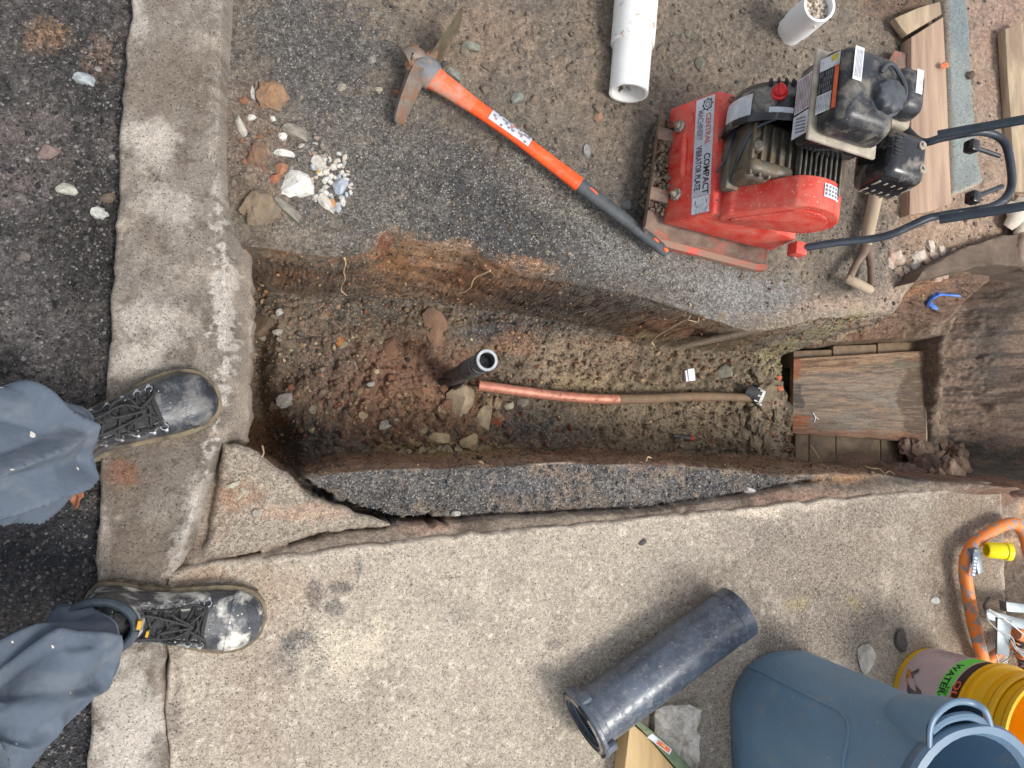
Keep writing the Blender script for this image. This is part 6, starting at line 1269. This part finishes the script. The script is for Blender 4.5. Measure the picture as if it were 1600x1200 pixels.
S_ = [ # name, px, py, w, h, rot, colour, surface, label, category
('stone', 465, 292, 50, 45, -20, WH, 'g', 'largest white stone in the pile of rubble beside the kerb', 'stone'),
('stone', 446, 240, 29, 18, -6, WH, 'g', 'flat white stone just above the largest white stone of the pile', 'stone'),
('stone', 506, 314, 18, 40, 38, LG, 'g', 'long pale grey stone touching the lower right of the largest white stone', 'stone'),
('stone', 452, 330, 52, 20, -38, GN, 'g', 'greenish grey flat stone below the largest white stone', 'stone'),
('stone', 532, 293, 26, 22, 40, BG, 'g', 'angular blue grey stone at the right side of the rubble pile', 'stone'),
('stone', 497, 255, 28, 20, -30, LG, 'g', 'pale stone in the middle of the rubble pile above the largest stone', 'stone'),
('stone', 396, 147, 8, 30, 8, WH, 'g', 'thin white upright sliver at the top of the rubble by the kerb', 'stone'),
('stone', 377, 198, 14, 42, 28, LG, 'g', 'long pale flake wedged against the kerb face', 'stone'),
('stone', 394, 184, 15, 9, 0, WH, 'g', 'small white chip right of the long flake against the kerb', 'stone'),
('stone', 427, 186, 8, 16, 25, WH, 'g', 'narrow white chip left of the grey lump above the pile', 'stone'),
('stone', 442, 213, 15, 15, 10, WH, 'g', 'squarish white stone at the left end of the grey lump', 'stone'),
('stone', 465, 209, 42, 28, -20, (146, 138, 124), 'g', 'grey lumpy stone above the white rubble pile', 'stone'),
('clod', 424, 150, 38, 40, 0, (150, 118, 90), 'g', 'tan brown clod of earth right of the thin white sliver', 'clod'),
('clod', 401, 244, 28, 34, 0, (124, 98, 78), 'g', 'dark brown clod between the kerb and the white stones', 'clod'),
('clod', 402, 326, 46, 50, 0, (128, 112, 92), 'g', 'largest brown clod of earth below the rubble pile against the kerb', 'clod'),
('brick_piece', 430, 279, 19, 17, 0, OB, 'g', 'bright orange brick lump left of the largest white stone', 'brick piece'),
('brick_piece', 441, 264, 22, 18, 20, (166, 118, 90), 'g', 'brown orange brick lump above the bright orange lump', 'brick piece'),
('brick_piece', 519, 317, 11, 22, 20, (204, 146, 98), 'g', 'narrow light orange brick chip at the lower right of the pile', 'brick piece'),
('brick_piece', 498, 268, 9, 14, -10, (206, 164, 110), 'g', 'small yellow orange chip inside the rubble pile', 'brick piece'),
('stone', 135, 126, 34, 26, -15, (168, 176, 178), 'r', 'blue grey stone lying on the road, uppermost of the large road stones', 'stone'),
('stone', 104, 297, 32, 22, -25, (184, 182, 166), 'r', 'pale yellowish stone on the road left of the kerb', 'stone'),
('stone', 157, 334, 37, 19, -8, (190, 190, 184), 'r', 'white elongated stone on the road touching the kerb edge', 'stone'),
('stone', 79, 238, 36, 30, 30, (136, 116, 108), 'r', 'pinkish brown flat stone on the road', 'stone'),
('stone', 170, 309, 26, 20, 0, (118, 100, 84), 'r', 'brown stone on the road just above the white elongated one', 'stone'),
('stone', 40, 402, 24, 16, -30, (120, 110, 104), 'r', 'dull brown flat stone on the road near the left edge', 'stone'),
('stone', 738, 74, 26, 20, -10, (136, 136, 120), 'g', 'grey green stone beside the adze blade of the mattock', 'stone'),
('stone', 727, 83, 18, 15, -40, (128, 118, 102), 'g', 'brown stone touching the grey green stone by the mattock blade', 'stone'),
('stone', 711, 118, 24, 17, -30, (140, 140, 130), 'g', 'smooth grey stone just above the orange handle of the mattock', 'stone'),
('stone', 807, 154, 18, 18, 0, (134, 138, 128), 'g', 'grey green stone between the mattock handle and the white pipe', 'stone'),
('stone', 917, 236, 15, 17, 0, (148, 148, 144), 'g', 'light grey stone below the open end of the white pipe', 'stone'),
('stone', 980, 321, 16, 16, 0, (120, 120, 116), 'g', 'dark grey stone between the mattock grip and the compactor', 'stone'),
('brick_piece', 935, 183, 15, 15, 0, (164, 128, 104), 'g', 'round orange brown lump left of the white pipe opening', 'brick piece'),
('stone', 535, 137, 17, 12, 0, (160, 154, 138), 'g', 'tan stone on the dark soil left of the mattock pick', 'stone'),
('stone', 582, 94, 12, 17, 20, (148, 144, 136), 'g', 'grey stone on the dark soil left of the mattock head', 'stone'),
('stone', 592, 140, 13, 10, 0, (180, 168, 148), 'g', 'pale tan chip beside the mattock pick', 'stone'),
('brick_piece', 620, 144, 10, 9, 0, (170, 112, 84), 'g', 'small orange brick chip touching the mattock pick', 'brick piece'),
('brick_piece', 680, 513, 34, 60, 22, (136, 106, 86), 'g', 'largest flat brown brick shard on the trench floor above the standing pipe', 'brick piece'),
('brick_piece', 665, 615, 16, 42, -12, (160, 112, 90), 'g', 'narrow reddish brick shard left of the foot of the standing pipe', 'brick piece'),
('brick_piece', 777, 661, 18, 20, 0, (156, 84, 60), 'g', 'red brick piece below the copper pipe', 'brick piece'),
('brick_piece', 612, 545, 28, 44, 10, (132, 98, 78), 'g', 'brown brick shard lying flat in the middle of the trench floor', 'brick piece'),
('stone', 722, 624, 46, 44, 30, (170, 152, 126), 'g', 'yellowish lump of clay right below the standing pipe', 'stone'),
('stone', 688, 684, 32, 26, 0, YE, 'g', 'yellow stone at the lower trench wall, left one of the pair', 'stone'),
('stone', 732, 688, 30, 24, 20, YE, 'g', 'yellow stone at the lower trench wall, right one of the pair', 'stone'),
('stone', 757, 655, 24, 46, -20, (176, 158, 128), 'g', 'tall yellowish stone below the left end of the copper pipe', 'stone'),
('stone', 606, 663, 30, 15, 15, (184, 180, 166), 'g', 'white flat stone on the trench floor below the shards', 'stone'),
('stone', 567, 650, 18, 12, -20, (176, 158, 126), 'g', 'tan flat stone left of the white flat stone in the trench', 'stone'),
('stone', 588, 579, 12, 16, -30, (202, 188, 158), 'g', 'cream coloured stone in the middle of the trench floor', 'stone'),
('stone', 580, 600, 13, 9, 0, (176, 174, 166), 'g', 'small grey white stone below the cream stone', 'stone'),
('stone', 450, 625, 36, 22, 10, (150, 146, 138), 'g', 'pale grey crumbly stone near the left end of the trench', 'stone'),
('stone', 437, 487, 12, 16, 30, (184, 182, 176), 'g', 'small white stone in the upper left corner of the trench', 'stone'),
('stone', 434, 518, 17, 12, 10, (164, 160, 148), 'g', 'pale flat stone below the small white one, upper left of the trench', 'stone'),
('stone', 454, 538, 28, 24, 0, (118, 104, 88), 'g', 'rounded brown stone in the upper left part of the trench', 'stone'),
('stone', 414, 508, 40, 44, 0, (104, 88, 72), 'g', 'largest dark brown stone against the kerb inside the trench', 'stone'),
('brick_piece', 531, 534, 16, 15, 0, (176, 118, 66), 'g', 'rusty orange pebble alone on the trench floor', 'brick piece'),
('stone', 1133, 584, 25, 26, 0, (134, 130, 116), 'g', 'round grey stone on the mud above the copper pipe end', 'stone'),
('stone', 796, 634, 16, 13, 0, (196, 190, 168), 'g', 'white chip just below the bright half of the copper pipe', 'stone'),
('stone', 818, 630, 20, 14, 0, (148, 140, 128), 'g', 'grey stone right of the white chip below the copper pipe', 'stone'),
('brick_piece', 1008, 531, 11, 9, 0, (206, 124, 84), 'g', 'orange chip at the upper trench wall beside the forked root', 'brick piece'),
('brick_piece', 1216, 590, 10, 8, 0, (200, 120, 84), 'g', 'upper orange chip on the mud by the sump cover', 'brick piece'),
('brick_piece', 1219, 607, 11, 9, 0, (200, 120, 84), 'g', 'lower orange chip on the mud by the sump cover', 'brick piece'),
('stone', 1351, 1029, 24, 36, 15, (198, 190, 176), 's', 'pale broken stone chip on the sidewalk between the bin and the yellow pails', 'stone'),
('stone', 1406, 998, 22, 26, 0, (96, 90, 84), 's', 'dark crumpled lump on the sidewalk beside the yellow pail', 'stone'),
('stone', 1461, 938, 14, 11, 0, (220, 218, 210), 's', 'small white chip on the sidewalk left of the orange frame', 'stone'),
('stone', 1004, 847, 13, 8, 20, (96, 94, 94), 's', 'small dark chip on the sidewalk near the slab edge', 'stone'),
('stone', 1172, 769, 22, 11, -15, (212, 208, 200), 'g', 'white chip on the dark asphalt strip near the far end', 'stone'),
('stone', 713, 802, 14, 12, 0, (176, 172, 162), 'g', 'pale stone on the ledge beside the long crack', 'stone'),
('stone', 364, 757, 24, 10, 20, (190, 182, 160), 'c', 'pale long chip lying on the cracked concrete wedge', 'stone'),
('stone', 383, 768, 16, 11, -30, (184, 174, 152), 'c', 'pale chip right of the long chip on the concrete wedge', 'stone'),
('stone', 374, 776, 18, 9, 35, (184, 172, 150), 'c', 'lowest of the pale chips in the cluster on the concrete wedge', 'stone'),
('stone', 401, 802, 16, 12, 0, (168, 164, 148), 'c', 'lone grey pebble set in the concrete wedge', 'stone'),
('brick_piece', 1476, 103, 13, 9, 10, (226, 132, 90), 'g', 'orange chip lying on the edge of the wide form board', 'brick piece'),
('stone', 1517, 117, 10, 11, 0, (112, 92, 82), 'g', 'dark pebble at the edge of the grey cement strip', 'stone'),
]
for i, a in enumerate(S_):
    flatk = .35 if (a[0] == 'brick_piece' and a[4] > 30) else .55
    zz = .003 if a[8].startswith('orange chip lying') else (-.006 if 'cement strip' in a[8] else None)
    stone(*a, i=i, thick=flatk if a[0] != 'clod' else .4, z=zz)
rnd = random.Random(21)
def many(name, cx, cy, rx, ry, n, s0, s1, cols, kind, label, cat, group, thick=.6):
    for k in range(n):
        a = rnd.uniform(0, 6.283); q = math.sqrt(rnd.random()); s_ = rnd.uniform(s0, s1)
        col_ = rnd.choice(cols); px_, py_ = math.cos(a) * q, math.sin(a) * q; asp_ = rnd.uniform(.5, 1)
        sw = 'small' if s_ < s0 + (s1 - s0) * .33 else ('larger' if s_ > s0 + (s1 - s0) * .7 else 'middling'); fw = 'narrow' if asp_ < .66 else 'blocky'
        lum = sum(col_) / 3; warm = col_[0] - col_[2]
        cw = ('white' if lum > 215 else 'pale' if lum > 180 else 'mid-toned' if lum > 115 else 'dark') + (' orange' if warm > 64 else ' brown' if warm > 30 else ' grey' if lum <= 215 and warm >= 0 else ' bluish' if warm < 0 else '')
        ew = ('top' if py_ < -.4 else 'bottom' if py_ > .4 else 'middle') + ('' if abs(px_) < .35 else ' left' if px_ < 0 else ' right')
        lb_ = '%s %s %s %s, %s of %s' % (sw, fw, cw, cat, ew, label)
        stone(name, cx + px_ * rx, cy + py_ * ry, s_, s_ * asp_, rnd.uniform(0, 180), col_, kind, lb_, cat, group, i=rnd.randrange(8), thick=thick)
many('stone_chip', 520, 282, 34, 46, 90, 6, 13, [WH, WH, (224, 221, 212), (206, 204, 196), (190, 196, 202), (206, 190, 168)], 'g', 'the white chip heap', 'stone chip', 'white chips in the rubble pile')
many('pebble', 475, 250, 40, 40, 16, 7, 12, [LG, (150, 140, 128), (168, 148, 132)], 'g', 'the rubble pile', 'pebble', 'grey pebbles in the rubble pile')
many('pebble', 400, 210, 32, 80, 30, 7, 15, [(128, 104, 86), (146, 128, 108), (150, 106, 80)], 'g', 'the earth strip along the kerb', 'pebble', 'brown pebbles along the kerb')
many('pebble', 880, 100, 240, 90, 36, 9, 18, [(128, 114, 98), (118, 106, 92), (140, 124, 106), (124, 122, 110)], 'g', 'the loose soil around the white pipe', 'pebble', 'pebbles in the loose soil')
many('pebble', 700, 650, 90, 46, 34, 8, 18, [(150, 124, 96), (134, 104, 82), (168, 148, 116), (140, 102, 80)], 'g', 'the rubble round the standing pipe', 'rubble', 'rubble round the standing pipe')
many('pebble', 660, 704, 90, 7, 16, 8, 18, [(196, 178, 140), (184, 164, 128)], 'g', 'the yellow line under the trench wall', 'rubble', 'yellow lumps along the lower trench wall')
many('pebble', 480, 560, 90, 90, 20, 8, 15, [(110, 96, 80), (128, 112, 94), (146, 136, 118)], 'g', 'the left trench floor', 'pebble', 'stones on the left trench floor')
many('pebble', 120, 380, 60, 220, 44, 7, 15, [(70, 68, 66), (92, 86, 82), (60, 58, 58)], 'r', 'the road beside the kerb', 'gravel stone', 'gravel stones on the road')
many('clod', 1445, 722, 70, 26, 36, 10, 26, [(132, 108, 90), (118, 96, 80), (146, 122, 104)], 'g', 'the heap beyond the sump', 'clod', 'clods of the brown heap')
many('shard', 1448, 408, 60, 24, 26, 9, 22, [(206, 184, 168), (190, 162, 142), (214, 200, 184)], 'g', 'the rubble line by the foundation', 'shard', 'pinkish shards by the foundation', thick=.4)
many('clod', 1180, 640, 40, 60, 24, 10, 24, [(134, 120, 98), (122, 108, 88)], 'g', 'the mud by the painted coupling', 'mud lump', 'mud lumps by the coupling')
many('clod', 1600, 1050, 40, 40, 8, 18, 36, [(150, 118, 98), (126, 100, 84)], 'g', 'the rubble under the orange frame', 'rubble', 'rubble under the orange frame')
# roots hanging out of the walls
RT = mat('pale root', (206, 186, 148), (176, 150, 112), 60, .7, bump=.2)
def root(paths, label, r=.0022):
    mb = MB()
    for p in paths: mb.tube([W(q[0], q[1], q[2] + .035) for q in p], [r * (1 - .5 * i / len(p)) for i in range(len(p))], 6, smooth=5)
    tag(mb.build('root', [RT], smooth=60), label, 'root')
root([[(538, 403, -.09), (540, 412, -.12), (537, 424, -.17), (539, 436, -.22), (533, 448, -.27), (534, 455, -.30), (542, 462, -.32)]], 'thin pale root hanging down the upper trench wall near its left end', .0018)
root([[(766, 423, -.13), (757, 427, -.15), (745, 432, -.18), (738, 440, -.20), (736, 448, -.23), (728, 455, -.26), (718, 458, -.28)]], 'thin pale root curling out of the upper trench wall above the standing pipe')
root([[(1078, 474, -.10), (1080, 484, -.12), (1076, 497, -.15), (1060, 505, -.20), (1042, 516, -.26), (1026, 526, -.30), (1017, 538, -.34)], [(1080, 484, -.12), (1089, 488, -.12), (1091, 502, -.14), (1076, 500, -.15)], [(1018, 534, -.33), (1022, 540, -.34)]], 'forked looped root hanging over the upper wall at the right half of the trench')
root([[(1010, 720, -.10), (1012, 714, -.12), (1018, 716, -.12)]], 'tiny root curl on the lower trench wall')
root([[(410, 697, -.08), (411, 702, -.07), (412, 708, -.06), (410, 713, -.05)]], 'short white root sticking up beside the concrete wedge', .002)
root([[(1266, 696, -.42), (1274, 706, -.40), (1280, 716, -.38)]], 'pale stalk beside the left end of the block row', .002)
root([[(1352, 728, -.2), (1362, 732, -.18), (1374, 733, -.17), (1382, 740, -.15), (1390, 736, -.15), (1398, 742, -.14)]], 'wavy pale root over the block row below the board')
# small made things in the trench
mb = MB(); c = land(1077, 586, 'g', -.45) + Vector((0, 0, .006)); mb.box(c, (.022, .036, .016), X=Vector((1, .1, 0)).normalized(), Y=Vector((-.1, 1, 0)).normalized(), bev=.002); mb.box(c + Vector((-.013, -.003, -.003)), (.008, .034, .012), X=Vector((1, .1, 0)).normalized(), Y=Vector((-.1, 1, 0)).normalized(), bev=.002)
tag(mb.build('tile_piece', [PVCc], smooth=30), 'small white rectangular tile piece on the mud above the copper pipe', 'tile piece')
c = land(1066, 684, 'g', -.45) + Vector((0, 0, .008)); t = thing('marker', 'small black stick with a red tip at the foot of the lower trench wall', 'marker', c)
mb = MB(); mb.tube([c + Vector((-.034, .006, 0)), c + Vector((-.01, .002, .002)), c + Vector((.018, -.002, .003))], [.004, .008, .0095], 12); mb.build('barrel', [HDPE], t)
mb = MB(); mb.tube([c + Vector((.018, -.002, .003)), c + Vector((.028, -.003, .003))], [.0085, .0080], 12); mb.build('tip', [RedP], t)
# leaf
LF = mat('dry brown leaf', (166, 112, 84), (134, 86, 62), 30, .6, bump=.3)
mb = MB(); c = W(121, 773, -.028); rnd = random.Random(8); rings = []
for f in (0, .35, .7, 1): rings.append([c + Vector((math.cos(q) * .012 * f * (1 + .25 * math.sin(q * 5 + 1)), math.sin(q) * .021 * f * (1 + .2 * math.sin(q * 3)), .004 + .012 * f * math.sin(q * 2.5 + f) * .8 + .006 * f)) for q in [2 * math.pi * k / 26 for k in range(26)]])
mb.loft(rings, (False, False)); lo = mb.build('leaf', [LF], smooth=60); sol = lo.modifiers.new('thickness', 'SOLIDIFY'); sol.thickness = .0006; tag(lo, 'curled brown dry leaf on the black road between the boots', 'leaf')

# loose grains: thousands of small stones, joined per surface
def scatter_mesh(name, X, Y, Zf, sz, cols, seed, material, label, cat, up=.2):
    rng = np.random.default_rng(seed); n = len(X); bm = bmesh.new(); bmesh.ops.create_icosphere(bm, subdivisions=1, radius=1); bv = np.array([v.co[:] for v in bm.verts]); bf = np.array([[l.index for l in f.verts] for f in bm.faces]); bm.free()
    q = rng.normal(size=(n, 4)); q /= np.linalg.norm(q, axis=1)[:, None]; w, x, y, z = q.T
    R = np.stack([1 - 2 * (y * y + z * z), 2 * (x * y - z * w), 2 * (x * z + y * w), 2 * (x * y + z * w), 1 - 2 * (x * x + z * z), 2 * (y * z - x * w), 2 * (x * z - y * w), 2 * (y * z + x * w), 1 - 2 * (x * x + y * y)], 1).reshape(n, 3, 3)
    sc3 = sz[:, None] * rng.uniform(.55, 1.15, (n, 3)); v = bv[None] * rng.uniform(.55, 1.3, (n, len(bv), 1)) * sc3[:, None, :]; v = np.einsum('nij,nkj->nki', R, v)
    v[..., 0] += X[:, None]; v[..., 1] += Y[:, None]; v[..., 2] += (Zf + sz * up)[:, None]
    F_ = (bf[None] + (np.arange(n) * len(bv))[:, None, None]).reshape(-1, 3); V_ = v.reshape(-1, 3)
    me = bpy.data.meshes.new(name); me.vertices.add(len(V_)); me.vertices.foreach_set('co', V_.astype(np.float32).ravel()); me.loops.add(F_.size); me.loops.foreach_set('vertex_index', F_.astype(np.int32).ravel())
    me.polygons.add(len(F_)); me.polygons.foreach_set('loop_start', np.arange(0, F_.size, 3, dtype=np.int32)); me.update(calc_edges=True)
    cl = np.array([lin(c) for c in cols])[rng.integers(0, len(cols), n)] * rng.uniform(.7, 1.3, (n, 1)); cl = np.repeat(cl, len(bv), 0)
    for nm, arr in (('Col', cl), ('Aux', np.tile([.15, .1, 0], (len(V_), 1)))):
        a = me.color_attributes.new(nm, 'FLOAT_COLOR', 'POINT'); a.data.foreach_set('color', np.concatenate([np.clip(arr, 0, 1), np.ones((len(V_), 1))], 1).astype(np.float32).ravel())
    me.materials.append(material); o = bpy.data.objects.new(name, me); link(o); return tag(o, label, cat, kind='stuff')
rng = np.random.default_rng(5)
def samp(n, x0, x1, y0, y1): return rng.uniform(x0, x1, n), rng.uniform(y0, y1, n)
x, y = samp(14000, -.13, 2.0, .30, 1.25); z_, dT_, dB_, dQ_, t_, a_, w_, dS_ = ground_z(x, y, True); dens = np.clip(.55 + fbm(x, y, 5, 3, 400) * 1.2, .15, 1)
ok = (dT_ < -.004) & (rng.random(len(x)) < dens) & (sdist(x, y, KERB) < -.004) & (x < 1.95); x, y, z_ = x[ok], y[ok], z_[ok]
scatter_mesh('loose_gravel', x, y, z_, np.clip(rng.lognormal(-6.35, .5, len(x)), .0010, .0065), [(116, 106, 94), (96, 92, 88), (140, 124, 106), (84, 82, 80), (150, 142, 130), (124, 108, 90)], 1, M_ground, 'loose gravel and crumbs of soil on the upper bank', 'gravel')
x, y = samp(2600, .1, 2.0, .36, 1.25); z_, dT_, dB_, dQ_, t_, a_, w_, dS_ = ground_z(x, y, True); dens = np.clip(bump2(x, y, 860, 90, -.05, 330, 170, 1.) + .12 + bump2(x, y, 1250, 130, -.05, 200, 160, .6), 0, 1)
ok = (dT_ < -.01) & (rng.random(len(x)) < dens) & (x < 1.9); x, y, z_ = x[ok], y[ok], z_[ok]
scatter_mesh('loose_clods', x, y, z_, np.clip(rng.lognormal(-5.35, .4, len(x)), .003, .012), [(112, 102, 90), (124, 112, 98), (100, 92, 82), (130, 116, 98)], 9, M_ground, 'loose clods of dusty soil on the upper bank', 'clods', up=-.15)
x, y = samp(1500, .0, 1.5, -.10, .36); z_, dT_, dB_, dQ_, t_, a_, w_, dS_ = ground_z(x, y, True); ok = (dB_ > .008) & (dQ_ < -.01) & (rng.random(len(x)) < np.clip(.15 + bump2(x, y, 680, 650, -.45, 120, 70, 1) + bump2(x, y, 1170, 640, -.45, 60, 90, .6) + bump2(x, y, 430, 520, -.45, 60, 60, .5), 0, 1)); x, y, z_ = x[ok], y[ok], z_[ok]
scatter_mesh('trench_clods', x, y, z_, np.clip(rng.lognormal(-5.0, .4, len(x)), .005, .018), [(122, 100, 80), (106, 88, 72), (138, 114, 90), (130, 92, 70)], 10, M_ground, 'clods of brown soil on the trench floor', 'clods', up=-.2)
x, y = samp(9000, -.13, 1.65, -.12, .38); z_, dT_, dB_, dQ_, t_, a_, w_, dS_ = ground_z(x, y, True); ok = (dB_ > .003) & (dQ_ < -.01); x, y, z_ = x[ok], y[ok], z_[ok]
scatter_mesh('trench_rubble', x, y, z_, np.clip(rng.lognormal(-6.0, .55, len(x)), .0014, .0095), [(120, 102, 84), (98, 86, 74), (146, 122, 96), (134, 104, 80), (84, 80, 74), (168, 152, 122), (110, 96, 80), (128, 80, 58)], 2, M_ground, 'fine rubble and crumbs on the trench floor', 'rubble')
x = rng.uniform(-.13, 2.05, 160000); y = rng.uniform(-.12, .42, 160000); z_, dT_, dB_, dQ_, t_, a_, w_, dS_ = ground_z(x, y, True); ok = (dT_ > .001) & (dB_ < -.001) & (t_ > .06) & (t_ < .95) & (rng.random(len(x)) < .5) & ((x < 1.6) | (rng.random(len(x)) < .06)); x, y, z_ = x[ok][:9000], y[ok][:9000], z_[ok][:9000]
dx_, dy_ = ground_post(x, y, z_)
scatter_mesh('wall_crumbs', x + dx_, y + dy_, z_, np.clip(rng.lognormal(-6.2, .5, len(x)), .0012, .008), [(126, 104, 82), (104, 84, 66), (150, 126, 98), (116, 96, 80), (160, 116, 80), (92, 80, 68)], 11, M_ground, 'crumbs and grit stuck in the cut soil walls', 'crumbs', up=0)
x, y = samp(9000, -.13, 1.5, -.25, .02); z_, dT_, dB_, dQ_, t_, a_, w_, dS_ = ground_z(x, y, True); ok = (a_ > .3) & (dT_ < 0); x, y, z_ = x[ok], y[ok], z_[ok]
scatter_mesh('asphalt_crumbs', x, y, z_, np.clip(rng.lognormal(-6.35, .4, len(x)), .0010, .005), [(104, 102, 100), (86, 86, 88), (128, 124, 118), (150, 148, 144), (70, 70, 72)], 3, M_ground, 'black asphalt crumbs on the strip between trench and sidewalk', 'crumbs')
x, y = samp(12000, -.62, -.17, -.6, .85); ok = (sdist(x, y, ROAD) > .006) & (rng.random(len(x)) < np.clip(.35 + fbm(x, y, 6, 3, 401) * 1.1 + bump2(x, y, 150, 340, -.03, 60, 200, .5), .05, 1)); x, y = x[ok], y[ok]
scatter_mesh('road_gravel', x, y, road_z(x, y, x * 0 + 1), np.clip(rng.lognormal(-6.1, .5, len(x)), .0012, .0075), [(62, 60, 60), (80, 76, 74), (48, 48, 50), (100, 94, 90), (140, 136, 132), (56, 54, 54)], 4, M_road, 'loose dark gravel scattered over the road', 'gravel')
x, y = samp(7000, -.2, 1.9, -.85, -.10); ok = sdist(x, y, SLAB) > .01; x, y = x[ok], y[ok]; ok = rng.random(len(x)) < np.clip(.10 + fbm(x, y, 4, 3, 402) * .6 + bump2(x, y, 1310, 880, 0, 120, 110, .7) + bump2(x, y, 475, 1010, 0, 60, 60, .5), .03, 1); x, y = x[ok], y[ok]
scatter_mesh('sidewalk_grit', x, y, slab_z(x, y, x * 0 + 1), np.clip(rng.lognormal(-6.9, .4, len(x)), .0006, .0028), [(70, 66, 62), (84, 78, 72), (110, 100, 90), (200, 192, 178), (76, 72, 68)], 5, M_stone, 'fine grit lying on the sidewalk slab', 'grit')
